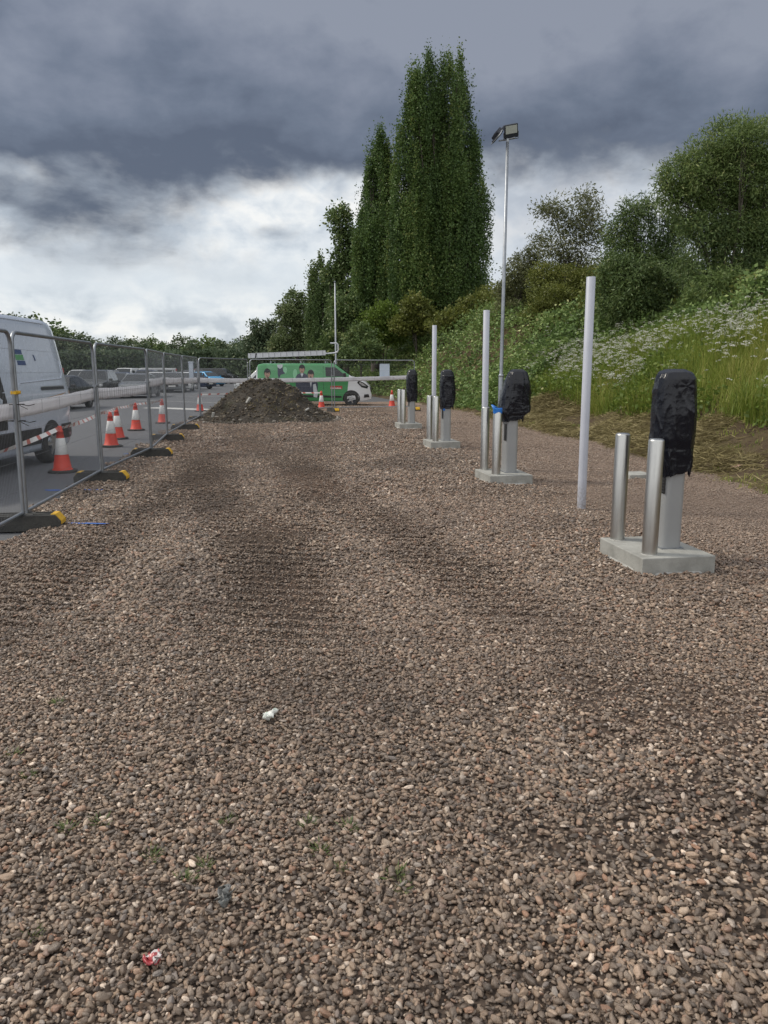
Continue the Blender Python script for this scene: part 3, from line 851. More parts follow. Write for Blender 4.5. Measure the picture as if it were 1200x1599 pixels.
# white woven band tied along the fence
def band(name, pts, zs, hh, label, sag=.05, folds=None, off=.028):
    V = []; F = []; n_ = 0
    for s in range(len(pts) - 1):
        a = Vector(pts[s]); b = Vector(pts[s + 1]); L = (b - a).length
        nrm = Vector((b.y - a.y, a.x - b.x)).normalized()
        k = int(L / .03)
        fd = (folds or {}).get(s, 0)
        for q in range(k + (1 if s == len(pts) - 2 else 0)):
            u = q / k; p = a.lerp(b, u)
            zc = zs[s] + (zs[s + 1] - zs[s]) * u - sag * 4 * u * (1 - u)
            w = off + .003 * math.sin(u * L * 5.1 + s) + .001 * math.sin(u * L * 23)
            if fd: w += .016 * math.sin(u * L * 2 * math.pi / .13 + .8 * math.sin(u * 9))
            h1 = hh / 2 * (1 + .03 * math.sin(u * L * 7 + s * 2))
            for v in (-1, -.33, .33, 1):
                tw = 0
                V.append((p.x + nrm.x * (w + tw), p.y + nrm.y * (w + tw), zc + v * h1)); 
            n_ += 1
    for q in range(n_ - 1):
        for v in range(3):
            A = q * 4 + v
            F.append((A, A + 4, A + 5, A + 1))
    o = npmesh(name, V, F, M['band'], None, smooth=False)
    sd = o.modifiers.new('thickness', 'SOLIDIFY'); sd.thickness = .0015
    # sewn seams across the band
    tag(o, label, 'barrier band')
    for s in range(len(pts) - 1):
        a = Vector(pts[s]); b = Vector(pts[s + 1]); L = (b - a).length
        nrm = Vector((b.y - a.y, a.x - b.x)).normalized(); dr = (b - a).normalized()
        k = int(L / (.13 if (folds or {}).get(s) else .75))
        for q in range(1, k):
            u = (q + random.uniform(-.12, .12)) / k; p = a.lerp(b, u); zc = zs[s] + (zs[s + 1] - zs[s]) * u - sag * 4 * u * (1 - u)
            se = MB().box((p.x + nrm.x * (off + .026), p.y + nrm.y * (off + .026), zc), (.003, .008, hh * .98), rot=(0, 0, math.atan2(dr.y, dr.x) - R(90)))
            se.build('seam', M['seam'], o)
    return o
band('barrier_band', J[0:4], [1.24, 1.23, 1.30, 1.29], .165, 'white woven barrier band tied across the white van side, crimped at its far end', .012, folds={2: 1}, off=-.045)
band('barrier_band', J[3:], [1.40, 1.40, 1.36, 1.32, 1.26, 1.27, 1.36], .165, 'flat white barrier band along the back fence in front of the green van', .012, off=-.045)
# cable ties at the first joint
for k, z in enumerate((1.30, 1.13)):
    x, y = J[1]
    tie = MB().tube([(x - .10, y - .04, z), (x - .02, y - .055, z), (x + .07, y - .03, z), (x + .07, y + .04, z), (x - .08, y + .05, z)], .005, 6, closed=True)
    tie.tube([(x + .07, y - .02, z), (x + .16, y - .06, z - .012), (x + .24, y - .10, z + .005)], .004, 5)
    tie.tube([(x + .06, y - .04, z - .01), (x + .13, y - .09, z - .03), (x + .17, y - .11, z - .045)], .0035, 5)
    tag(tie.build('cable_tie', M['cable']), ['upper black cable tie with long tails on the double fence posts', 'lower black cable tie with long tails on the double fence posts'][k], 'cable tie', 'cable ties round the fence joint')

# paper notice on the back fence
px = W(601, 580, 31.85)
t = MB().box((0, 0, 0), (.42, .004, .58)).build('paper_notice', M['paper'])
t.location = (px.x, 31.88, px.z); t.rotation_euler = (0, 0, R(17))
tag(t, 'pale blue laminated paper notice fixed high on the back fence', 'notice')

# ------------------------------------------------------------------ traffic cones
def cone(x, y, rz, label, lean=0):
    t = empty('traffic_cone', (x, y, -.03), rz, label, 'cone', 'red and white traffic cones')
    t.rotation_euler[1] = R(lean)
    base = MB()
    n_ = 8; w = .225
    oc = [(w, .09), (.09, w), (-.09, w), (-w, .09), (-w, -.09), (-.09, -w), (.09, -w), (w, -.09)]
    base.add([(x_ * 1.0, y_ * 1.0, .0) for x_, y_ in oc] + [(x_, y_, .03) for x_, y_ in oc] + [(x_ * .9, y_ * .9, .045) for x_, y_ in oc],
             [(a, (a + 1) % 8, (a + 1) % 8 + 8, a + 8) for a in range(8)] + [(a + 8, (a + 1) % 8 + 8, (a + 1) % 8 + 16, a + 16) for a in range(8)] + [tuple(range(16, 24))])
    base.build('base', M['rubber'], t)
    R_ = lambda z: .148 - (.148 - .033) * (z - .045) / (.77 - .045)
    MB().lathe([(.165, .045), (.160, .055), (R_(.06), .065), (R_(.30), .30)], 28).build('cone_body', M['conered'], t)
    MB().lathe([(R_(.30) + .001, .30), (R_(.30) + .003, .302), (R_(.57) + .003, .57), (R_(.57), .572)], 28).build('reflective_sleeve', M['sleeve'], t)
    MB().lathe([(R_(.572), .572), (R_(.66), .66), (R_(.66) + .006, .663), (R_(.69) + .005, .69), (R_(.69) - .002, .695), (R_(.77), .765), (.02, .772), (.012, .75)], 28).build('cone_top', M['conered'], t)
    return t
cone(-5.36, 12.82, .3, 'largest red and white cone, beside the white van wheel')
cone(-6.05, 17.15, .7, 'front cone of the pair standing together behind the fence', 1)
cone(-6.55, 19.1, .2, 'rear cone of the pair standing together, partly hidden by its twin', -1)
cone(-6.98, 21.85, .5, 'lone cone with tape at its top, next beyond the pair', 1)
cone(-7.06, 24.8, .9, 'pale looking cone half hidden by a fence post')
cone(-7.53, 31.9, .4, 'distant cone at the fence corner by the edge of the soil heap')
cone(-2.75, 34.3, .1, 'distant cone in front of the green van')
cone(.36, 35.6, .6, 'distant cone standing under the paper notice')

# red and white tape strung between the cones
m, nt, b = mat_base('barrier_tape')
a = nt.nodes.new('ShaderNodeAttribute'); a.attribute_name = 'along'
st = (Nx(nt, a.outputs['Fac']) * 2.6).fract().lt(.3)
link(nt, mix(nt, st, (.78, .77, .76), (.55, .16, .13)), b.inputs['Base Color']); b.inputs['Roughness'].default_value = .4
tape_mat = m
def tape(pts, label, sag=.06):
    V = []; F = []; al = []; n_ = 0; acc = 0
    for s in range(len(pts) - 1):
        p = Vector(pts[s]); q = Vector(pts[s + 1]); L = (q - p).length; k = max(4, int(L / .06))
        for r_ in range(k + (s == len(pts) - 2)):
            u = r_ / k; c = p.lerp(q, u); c.z -= sag * 4 * u * (1 - u)
            tw = .7 * math.sin(u * L * 1.7 + s)
            for v in (-.035, .035):
                V.append((c.x + v * math.sin(tw), c.y, c.z + v * math.cos(tw))); al.append(acc + u * L)
            n_ += 1
        acc += L
    for r_ in range(n_ - 1):
        F.append((2 * r_, 2 * r_ + 2, 2 * r_ + 3, 2 * r_ + 1))
    return tag(npmesh('barrier_tape', V, F, tape_mat, None, True, {'along': al}), label, 'barrier tape')
tape([(-5.25, 9.6, .50), (-5.36, 12.82, .70), (-5.95, 16.4, .76), (-6.55, 19.1, .74), (-6.98, 21.85, .71), (-7.06, 24.8, .70)], 'red and white tape strung from cone to cone beside the white van', .03)
tape([(-7.53, 31.9, .66), (-5.2, 33.6, .74), (-2.75, 34.3, .66)], 'dashed looking tape strung between the distant cones behind the soil heap', .02)

# marks on the ground
def blob(name, x, y, lx, ly, rz, z, mat, seed, rough_=.25):
    n_ = 40; V = [(0, 0, z)]
    for k in range(n_):
        q = 2 * math.pi * k / n_
        rr = 1 + rough_ * 2 * (float(fbm(np.array([math.cos(q) * 2 + seed]), np.array([math.sin(q) * 2]), seed=seed)[0]) - .5) + random.uniform(-.08, .08)
        V.append((lx * rr * math.cos(q), ly * rr * math.sin(q), z))
    o = MB().add(V, [(0, 1 + k, 1 + (k + 1) % n_) for k in range(n_)]).build(name, mat)
    o.location = (x, y, 0); o.rotation_euler = (0, 0, rz)
    return tag(o, kind='structure')
for k, (px, py, lx, ly, z) in enumerate(((84, 763, .16, .05, -.026), (148, 767, .2, .05, .012), (132, 820, .24, .035, .022), (207, 707, .18, .06, -.026), (262, 706, .14, .05, .02), (150, 735, .16, .05, -.026))):
    p = W(px, py, 10); tt = (0 - EYE) / (p.z - EYE); gx, gy = p.x * tt, 10 * tt
    blob('blue_paint_mark', gx, gy, lx, ly, R(-5), z if z < 0 else float(GZ(gx, gy)) + z, M['bluepaint'], 200 + k, .5)
def line(x0, y0, x1, y1, w, z=-.026):
    d = Vector((x1 - x0, y1 - y0, 0)); n = Vector((-d.y, d.x, 0)).normalized() * w / 2
    a = Vector((x0, y0, z)); b = Vector((x1, y1, z))
    o = MB().add([a - n, b - n, b + n, a + n], [(0, 1, 2, 3)]).build('road_marking', M['whitepaint'])
    return tag(o, kind='structure')
line(-10.6, 35.2, -7.6, 33.4, .9)
line(-14, 44, -8, 40, .12); line(-30, 52, -9, 50, .12)
for k in range(6): line(-34 + k * 2.6, 56, -36 + k * 2.6, 62, .1)
# ------------------------------------------------------------------ vehicles
def paint(name, c, rough=.25):
    return pm(name, c, tuple(q * .88 for q in c), 1.3, rough, 0.0, 0, coat=.25)

def smoothprof(P, x):
    return np.interp(x, [p[0] for p in P], [p[1] for p in P])

class Veh:
    def __init__(s, L, Wd, top, zl=.24, belt=.95, inset=.16, nose=.22, tail=.10):
        s.L = L; s.hw = Wd / 2; s.top = top; s.zl = zl; s.belt = belt; s.inset = inset; s.nose = nose; s.tail = tail
        s.zmax = max(p[1] for p in top)
    def hwx(s, x):
        f = max(0, (x - (s.L / 2 - .75)) / .75); r = max(0, (-x - (s.L / 2 - .5)) / .5)
        return s.hw * (1 - s.nose * f ** 2.2 - s.tail * r ** 2.2)
    def zt(s, x): return float(smoothprof(s.top, x))
    def side(s, x, z):
        h = s.hwx(x)
        k = (z - s.zl) / .22
        if k < 1: h *= .95 + .05 * max(0, k)
        # slight shoulder bulge under the windows
        h += .018 * math.exp(-((z - s.belt + .12) / .12) ** 2)
        if z > s.belt: h -= s.inset * ((z - s.belt) / max(.2, s.zmax - s.belt))
        return h
    def body(s, mat, parent):
        xs = sorted(set([round(q, 3) for q in np.linspace(-s.L / 2, s.L / 2, 56)] + [round(p[0], 3) for p in s.top if abs(p[0]) <= s.L / 2]))
        V = []; F = []; fr = [0, .03, .07, .12, .18, .24, .30, .35, .40, .45, .50, .55, .60, .65, .70, .76, .82, .88, .93, .97]
        m = 0
        for x in xs:
            zt = s.zt(x); zl = s.zl + .10 * max(0, (abs(x) - s.L / 2 + .5) / .5) ** 2
            half = []
            for f in fr:
                z = zl + (zt - zl) * f; half.append((s.side(x, z), z))
            y1 = s.side(x, zt) - .035
            half += [(y1, zt - .012), (y1 - .09, zt), (y1 * .45, zt + .012), (0, zt + .016)]
            ring = [(y, z) for y, z in half] + [(-y, z) for y, z in half[-2::-1]]
            m = len(ring)
            V += [(x, y, z) for y, z in ring]
        n = len(xs)
        for i in range(n - 1):
            for k in range(m):
                a = i * m + k; b = i * m + (k + 1) % m
                F.append((a, a + m, b + m, b))
        mb = MB().add(V, F, True)
        mb.add(V[:m], [tuple(range(m))]); mb.add(V[-m:], [tuple(range(m))[::-1]])
        return mb.build('body', mat, parent)
    def decal(s, poly, off=.004, both=True, sgn=1, sub=True):
        """a flat shape lying on the side of the body, in length / height coordinates"""
        mb = MB()
        P = []
        if sub:
            for i in range(len(poly)):
                a = poly[i]; b = poly[(i + 1) % len(poly)]
                for k in range(3): P.append((a[0] + (b[0] - a[0]) * k / 3, a[1] + (b[1] - a[1]) * k / 3))
        else: P = poly
        cx = sum(p[0] for p in P) / len(P); cz = sum(p[1] for p in P) / len(P)
        for g_ in ((1, -1) if both else (sgn,)):
            V = [(cx, g_ * (s.side(cx, cz) + off), cz)] + [(x, g_ * (s.side(x, z) + off), z) for x, z in P]
            n = len(P)
            F = [(0, 1 + k, 1 + (k + 1) % n) if g_ < 0 else (0, 1 + (k + 1) % n, 1 + k) for k in range(n)]
            mb.add(V, F)
        return mb
    def top_strip(s, x0, x1, inset0=.10, inset1=.10, off=.014, n=6):
        V = []; F = []
        for k in range(n + 1):
            x = x0 + (x1 - x0) * k / n; z = s.zt(x); w = s.side(x, z) - (inset0 + (inset1 - inset0) * k / n)
            V += [(x, -w, z + off), (x, 0, z + off + .012), (x, w, z + off)]
        for k in range(n):
            a = k * 3
            F += [(a, a + 3, a + 4, a + 1), (a + 1, a + 4, a + 5, a + 2)]
        return MB().add(V, F, True)

def add_wheel(v, t, x, sgn, r, wd=.21, rim=True):
    y = sgn * (v.hw - wd / 2 + .015)
    Mx = Matrix.Translation((x, y, r)) @ Matrix.Rotation(R(90) * -sgn, 4, 'X')
    w = empty('wheel', (0, 0, 0)); w.parent = t
    MB().lathe([(r * .62, -wd / 2), (r * .93, -wd / 2), (r, -wd * .36), (r, wd * .36), (r * .93, wd / 2), (r * .66, wd / 2), (r * .62, wd / 2 - .02)], 28, M=Mx).build('tyre', M['rubber'], w)
    rm = MB().lathe([(r * .66, wd / 2 - .005), (r * .60, wd / 2 - .03), (r * .58, wd / 2 - .05), (r * .20, wd / 2 - .02), (r * .12, wd / 2 - .005), (0, wd / 2 - .004)], 24, M=Mx)
    rm.build('rim', M['lamp_body'], w)
    P = []
    for k in range(40):
        q = 2 * math.pi * k / 40; rr = r * (.60 if k % 8 in (0, 1, 7) else .30)
        P.append((rr * math.cos(q), rr * math.sin(q)))
    z0, z1 = wd / 2 - .03, wd / 2 + .004
    V = [(x_, y_, z0) for x_, y_ in P] + [(x_, y_, z1 - .02 * (k % 8 in (0, 1, 7))) for k, (x_, y_) in enumerate(P)] + [(0, 0, z1)]
    F = [(k, (k + 1) % 40, (k + 1) % 40 + 40, k + 40) for k in range(40)] + [(k + 40, (k + 1) % 40 + 40, 80) for k in range(40)]
    MB().add(V, F, False, Mx).build('hubcap', M['chrome'], w)

def arches(v, t, xs, r):
    for x in xs:
        for sgn in (1, -1):
            P = [(x + r * 1.17 * math.cos(R(q)), r + r * 1.17 * math.sin(R(q))) for q in range(-24, 205, 12)]
            P = [(a, max(b, v.zl + .02)) for a, b in P]
            v.decal(P, .005, False, sgn, sub=False).build('wheel_arch', M['black'], t)

def both(v, t, name, mat, poly, off=.006):
    for s in (1, -1): v.decal(poly, off, False, s).build(name, mat, t)

def car(kind, px, Y, rz, pmat, label, lights=True):
    X = (px - 600) / FPX * .9834 * Y
    if kind == 'suv':
        v = Veh(4.6, 1.9, [(-2.3, .95), (-2.22, 1.10), (-1.75, 1.60), (-1.5, 1.66), (.1, 1.68), (.5, 1.60), (1.15, 1.12), (1.3, 1.08), (2.05, .98), (2.25, .86), (2.3, .6)], .26, 1.02, .24)
        win = [[(-1.75, 1.07), (-1.35, 1.52), (-.95, 1.58), (-.95, 1.07)], [(-.88, 1.07), (-.88, 1.58), (.02, 1.59), (.02, 1.07)], [(.10, 1.07), (.10, 1.58), (.42, 1.52), (.98, 1.09)]]
        ws = (.50, 1.13); rw = (-2.2, -1.72); wx = (-1.36, 1.40); wr = .36; gy = .62
    elif kind == 'hatch':
        v = Veh(4.05, 1.76, [(-2.02, .85), (-1.95, 1.02), (-1.7, 1.36), (-1.35, 1.46), (-.1, 1.50), (.3, 1.42), (1.0, 1.00), (1.15, .96), (1.8, .84), (1.98, .72), (2.02, .5)], .2, .92, .22)
        win = [[(-1.6, .97), (-1.4, 1.30), (-.95, 1.40), (-.85, .97)], [(-.78, .97), (-.85, 1.41), (.05, 1.41), (.10, .97)], [(.18, .97), (.14, 1.40), (.30, 1.36), (.82, .98)]]
        ws = (.30, .98); rw = (-1.95, -1.68); wx = (-1.24, 1.26); wr = .31; gy = .52
    elif kind == 'saloon':
        v = Veh(4.65, 1.82, [(-2.32, .80), (-2.25, 1.0), (-1.7, 1.04), (-1.55, 1.08), (-.95, 1.38), (-.6, 1.44), (.1, 1.45), (.45, 1.38), (1.1, .98), (1.25, .94), (2.05, .82), (2.28, .70), (2.32, .48)], .2, .92, .24)
        win = [[(-1.35, .97), (-.9, 1.30), (-.55, 1.36), (-.55, .97)], [(-.48, .97), (-.48, 1.37), (.18, 1.37), (.24, .97)], [(.30, .97), (.26, 1.36), (.42, 1.32), (.92, .98)]]
        ws = (.45, 1.08); rw = (-1.55, -.95); wx = (-1.42, 1.38); wr = .32; gy = .52
    else:                                        # panel van
        v = Veh(5.0, 1.95, [(-2.5, 1.3), (-2.46, 1.78), (-2.38, 1.84), (.9, 1.86), (1.15, 1.80), (1.75, 1.22), (1.9, 1.15), (2.35, .98), (2.47, .80), (2.5, .5)], .24, 1.12, .15)
        if kind == 'tallvan':
            v.top = [(x, z if z < 1.3 else 1.22 + (z - 1.22) * 1.42) for x, z in v.top]; v.zmax = max(p[1] for p in v.top)
        s_ = v.zmax / 1.86
        win = [[(.50, 1.18), (.50, 1.62 * s_), (1.05, 1.62 * s_), (1.50, 1.20)]]
        if kind == 'minibus': win += [[(-2.2, 1.2), (-2.2, 1.66), (-1.35, 1.66), (-1.35, 1.2)], [(-1.25, 1.2), (-1.25, 1.66), (-.45, 1.66), (-.45, 1.2)], [(-.35, 1.2), (-.35, 1.66), (.40, 1.66), (.40, 1.2)]]
        ws = (1.17, 1.72); rw = None; wx = (-1.45, 1.55); wr = .33; gy = .55
    t = empty('parked_van' if kind in ('van', 'tallvan', 'minibus') else 'parked_car', (X, Y, -.03), R(rz), label, 'van' if kind in ('van', 'tallvan', 'minibus') else 'car', 'vehicles parked beyond the fence')
    v.body(pmat, t)
    for w in win:
        for s in (1, -1): v.decal(w, .006, False, s).build('window', M['glass'], t)
    v.top_strip(*ws, .09, .06).build('windscreen', M['glass'], t)
    if rw: v.top_strip(*rw, .08, .09).build('rear_window', M['glass'], t)
    arches(v, t, wx, wr)
    for x in wx:
        for s in (1, -1): add_wheel(v, t, x, s, wr)
    xe = v.L / 2
    hy = v.hwx(xe - .16) - .17; hz = v.zt(xe - .12) - .10
    for s in (1, -1):
        MB().box((xe - .13, s * hy, hz), (.16, .36, .13), rot=(0, 0, s * -R(28))).build('headlight', M['lampglass'], t, bevel=.03)
        MB().box((-xe + .06, s * (v.hwx(-xe) - .12), v.zt(-xe + .1) - .16), (.14, .22, .22)).build('tail_light', M['redlamp'], t, bevel=.03)
        mx_ = ws[1] - .12
        mi = MB().box((mx_, s * (v.side(mx_, v.belt) + .11), v.belt + .10), (.10, .20, .14)); mi.build('mirror', pmat, t, bevel=.03)
    MB().box((xe - .01, 0, gy), (.05, v.hw * 1.05, .20)).build('grille', M['black'], t, bevel=.02)
    MB().box((xe + .022, 0, gy - .03), (.012, .52, .11)).build('number_plate', M['plate'], t)
    MB().box((-xe + .01, 0, .45), (.06, v.hw * 1.5, .16)).build('rear_bumper', M['black'], t, bevel=.03)
    return t

dk = paint('charcoal_car_paint', (.045, .05, .055)); gr = paint('grey_car_paint', (.13, .14, .15)); sv = paint('silver_car_paint', (.45, .46, .47)); nv_ = paint('navy_car_paint', (.018, .03, .07))
wh = paint('white_car_paint', (.68, .69, .70)); bl = paint('bright_blue_car_paint', (.03, .30, .60)); blk = paint('black_car_paint', (.015, .016, .018)); sg = paint('sage_grey_car_paint', (.055, .06, .062))
car('saloon', 88, 34, -88, blk, 'black car mostly hidden behind the rear of the white van')
car('suv', 127, 60, -84, sv, 'silver car peeping out behind the grey off-roader, next to the white van')
car('suv', 149, 47, -82, sg, 'charcoal off-roader facing the fence, tallest car beside the white van')
car('hatch', 189, 62, -84, nv_, 'dark navy hatchback between the off-roader and the grey saloon')
car('saloon', 217, 49, -84, gr, 'low grey saloon with bright windscreen, facing the fence')
car('van', 201, 84, -96, wh, 'white panel van roof showing behind the navy hatchback')
car('minibus', 236, 80, -160, sv, 'silver minibus at the back behind the grey saloon')
car('hatch', 246, 62, -80, wh, 'white hatchback facing the fence between two fence posts')
car('hatch', 270, 60, -78, gr, 'grey hatchback next to the white hatchback, behind the fence')
car('saloon', 298, 70, -30, nv_, 'navy saloon parked beside the bright blue car')
car('hatch', 324, 82, -38, bl, 'bright blue hatchback, only vivid blue car')
car('van', 338, 96, -12, blk, 'black van parked at the back behind the bright blue hatchback')
car('van', 440, 43.5, 180, wh, 'white van nose sticking out behind the tail of the green van')
for k_, (px_, Y_, rz_, kd, pm_) in enumerate(((166, 78, -86, 'suv', dk), (181, 54, -80, 'hatch', dk), (228, 70, -84, 'suv', nv_), (258, 76, -82, 'saloon', dk), (284, 63, -76, 'hatch', wh), (308, 92, -40, 'suv', dk), (136, 82, -88, 'hatch', wh), (292, 84, -60, 'saloon', sv))):
    car(kd, px_, Y_, rz_, pm_, 'distant parked car showing only partly between the nearer cars')
o = MB().box((0, 0, 1.1), (.35, .2, 2.2)).box((0, 0, 2.25), (.42, .26, .12)).build('ticket_post', M['vanwhite'], None, bevel=.03)
o.location = ((299 - 600) / FPX * .9834 * 62, 62, -.03); tag(o, 'narrow white upright post standing among the dark parked cars', 'post')

# ---- white high-roof van on the left
v = Veh(6.1, 2.02, [(-3.05, 1.2), (-3.03, 2.2), (-2.98, 2.46), (-2.85, 2.55), (-2.5, 2.60), (1.3, 2.62), (1.7, 2.52), (2.35, 1.42), (2.5, 1.32), (2.95, 1.08), (3.05, .8)], .26, 1.30, .27, nose=.16, tail=.09)
t = empty('white_van', (-7.11, 12.3, -.03), R(-90), 'white high roof van with open dark side door, wheel beside a cone', 'van')
v.body(M['vanwhite'], t)
r_ = .36
arches(v, t, (-1.95, 1.85), r_)
for x in (-1.95, 1.85):
    for s in (1, -1): add_wheel(v, t, x, s, r_, .24)
both(v, t, 'rear_trim', M['black'], [(-3.0, .40), (-3.0, .68), (-2.36, .68), (-2.36, .40)], .012)
both(v, t, 'side_trim', M['black'], [(-1.5, .39), (-1.5, .67), (1.42, .67), (1.42, .39)], .012)
mb = MB().box((-3.02, 0, .52), (.16, 1.80, .24)); mb.build('rear_bumper', M['black'], t, bevel=.05)
rail = v.decal([(-2.62, 1.325), (-2.62, 1.375), (-1.62, 1.375), (-1.62, 1.325)], .014, False, 1); rail.build('door_rail', M['black'], t)
v.decal([(-2.62, 1.376), (-2.62, 1.392), (-1.62, 1.392), (-1.62, 1.376)], .02, False, 1).build('rail_lip', M['chrome'], t)
# pressed swage of the side panel: raised ribs
def rib(name, mat, pts, w=.022):
    for g_ in (1, -1):
        mb = MB()
        for a, b in zip(pts[:-1], pts[1:]):
            P = [Vector((x, g_ * (v.side(x, z) + .002), z)) for x, z in (a, b)]
            mb.tube(P, w * .5, 6)
        mb.build(name, mat, t)
rib('panel_swage', M['vanwhite'], [(-.9, 1.46), (-2.62, 1.52), (-2.74, 1.62), (-2.79, 1.85)])
rib('roof_seam', M['galv'], [(-2.95, 2.235), (1.4, 2.235)], .012)
rib('roof_gutter', M['vanwhite'], [(-2.92, 2.47), (-2.4, 2.52), (1.3, 2.54)], .02)
# open sliding door: black sheet painted in for the shade of the load space
v.decal([(-.28, .72), (-.28, 2.12), (.95, 2.12), (.95, .72)], .008, False, 1).build('load_shade_sheet', M['black'], t)
both(v, t, 'cab_window', M['glass'], [(1.15, 1.35), (1.15, 2.1), (1.75, 2.1), (2.1, 1.42)], .008)
v.top_strip(1.75, 2.33, .12, .08).build('windscreen', M['glass'], t)
for s in (1, -1):
    MB().box((-3.03, s * .80, 1.35), (.08, .13, .75)).build('tail_light', M['redlamp'], t, bevel=.03)
    MB().box((2.85, s * .78, 1.0), (.24, .28, .26)).build('headlight', M['lampglass'], t, bevel=.05)
gsm = pm('green_sticker', (.10, .33, .13), None, 20, .4)
bsm = pm('dark_blue_sticker', (.035, .07, .19), None, 20, .4)
def rect(x0, z0, x1, z1): return [(x0, z0), (x0, z1), (x1, z1), (x1, z0)]
st = v.decal(rect(-1.28, 1.945, -.98, 2.02), .006, False, 1); st.build('sticker', bsm, t)['label'] = 'upper dark blue sticker'
st = v.decal(rect(-1.30, 1.845, -1.00, 1.935), .006, False, 1); st.build('sticker', gsm, t)['label'] = 'green sticker'
st = v.decal(rect(-1.32, 1.76, -1.02, 1.835), .006, False, 1); st.build('sticker', bsm, t)['label'] = 'lower dark blue sticker'
v.decal([(-1.70, 1.84), (-1.75, 1.84), (-1.73, 1.93), (-1.68, 1.95)], .006, False, 1).build('badge', bsm, t)
om = pm('orange_brown_stripe', (.42, .23, .07), None, 4, .45)
v.decal([(-1.6, 1.17), (-2.2, 1.22), (-2.98, 1.285), (-2.98, 1.19), (-2.2, 1.17)], .006, False, 1).build('stripe', om, t)

# ---- green liveried van behind the back fence
m, nt, b = mat_base('green_livery')
co = objco(nt); s3 = nt.nodes.new('ShaderNodeSeparateXYZ'); link(nt, co, s3.inputs[0])
ox, oz = Nx(nt, s3.outputs[0]), Nx(nt, s3.outputs[2])
gcol = mix(nt, noise(nt, co, 1.1, 3), (.034, .205, .070), (.062, .285, .105))
gcol = mix(nt, ((noise(nt, co, 2.6, 3, .5, .6) - .55) * 6).clamp() * (oz - 1.2).step(0, .3) * .5, gcol, (.15, .36, .20))
isg = (ox - (oz - 1.0) * .10).step(1.62, 1.60) * ox.step(-2.62, -2.60)
link(nt, mix(nt, isg, (.66, .68, .71), gcol), b.inputs['Base Color'])
b.inputs['Roughness'].default_value = .3; b.inputs['Coat Weight'].default_value = .5; b.inputs['Coat Roughness'].default_value = .1
gm = m
v = Veh(5.34, 1.98, [(-2.67, 1.2), (-2.65, 1.78), (-2.58, 1.93), (-2.4, 1.97), (.80, 1.97), (1.02, 1.92), (1.78, 1.37), (1.92, 1.31), (2.42, 1.12), (2.60, .95), (2.67, .6)], .24, 1.30, .14, nose=.18, tail=.06)
GX = -3.28; GYc = 37.45
t = empty('green_van', (GX, GYc, -.03), 0, 'green van with people pictured on its side and a ladder on the roof', 'van')
v.body(gm, t)
arches(v, t, (-1.18, 1.755), .345)
for x in (-1.18, 1.755):
    for s in (1, -1): add_wheel(v, t, x, s, .345)
both(v, t, 'door_window', M['glass'], [(.58, 1.37), (.55, 1.80), (1.02, 1.79), (1.22, 1.64), (1.52, 1.38)], .007)
v.top_strip(1.04, 1.76, .10, .07).build('windscreen', M['glass'], t)
both(v, t, 'side_trim', M['black'], [(-.6, .42), (-.6, .54), (1.3, .48), (1.3, .40)], .008)
both(v, t, 'door_gap', M['black'], [(.46, .34), (.46, 1.85), (.475, 1.85), (.475, .34)], .005)
both(v, t, 'door_handle', M['black'], [(.60, 1.20), (.60, 1.235), (.80, 1.235), (.80, 1.20)], .02)
both(v, t, 'bonnet_vent', M['black'], [(1.60, 1.26), (1.55, 1.30), (1.98, 1.31), (2.02, 1.24)], .012)
for s in (1, -1):
    v.decal([(2.03, 1.09), (2.10, 1.19), (2.32, 1.10), (2.55, .93), (2.50, .82), (2.24, .88)], .012, False, s).build('headlight', M['glass'], t)
    v.decal([(2.12, 1.07), (2.15, 1.13), (2.32, 1.05), (2.46, .92), (2.28, .95)], .018, False, s).build('headlight_lens', M['lampglass'], t)
    v.decal([(2.34, .40), (2.36, .55), (2.56, .56), (2.60, .42)], .012, False, s).build('fog_light_recess', M['black'], t)
    MB().box((1.45, s * 1.13, 1.42), (.13, .24, .24)).build('mirror', M['black'], t, bevel=.04)
    MB().box((-2.64, s * .86, 1.05), (.08, .12, .55)).build('tail_light', M['redlamp'], t, bevel=.03)
MB().box((2.62, 0, .72), (.10, 1.25, .30)).build('grille', M['black'], t, bevel=.03)
MB().box((2.66, 0, .48), (.06, .52, .11)).build('number_plate', M['plate'], t)
# red name board on the door: its white lettering is too far off to read, so it stays as pale marks
rm_ = pm('red_livery_panel', (.42, .035, .03), None, 8, .4)
v.decal(rect(.78, .80, 1.34, .95), .008, False, -1).build('red_sign', rm_, t)
lt = MB()
x = .80
for wd_, h0, h1 in ((.055, .815, .875), (.05, .815, .865), (.02, .815, .87), (.055, .815, .87), (.05, .815, .86), (.05, .815, .87), (.055, .815, .865), (.05, .815, .86)):
    bx_ = v.decal(rect(x, h0, x + wd_, h1), .012, False, -1); lt.add(bx_.v, bx_.f); x += wd_ + .014
lt.build('sign_marks', M['plate'], t)
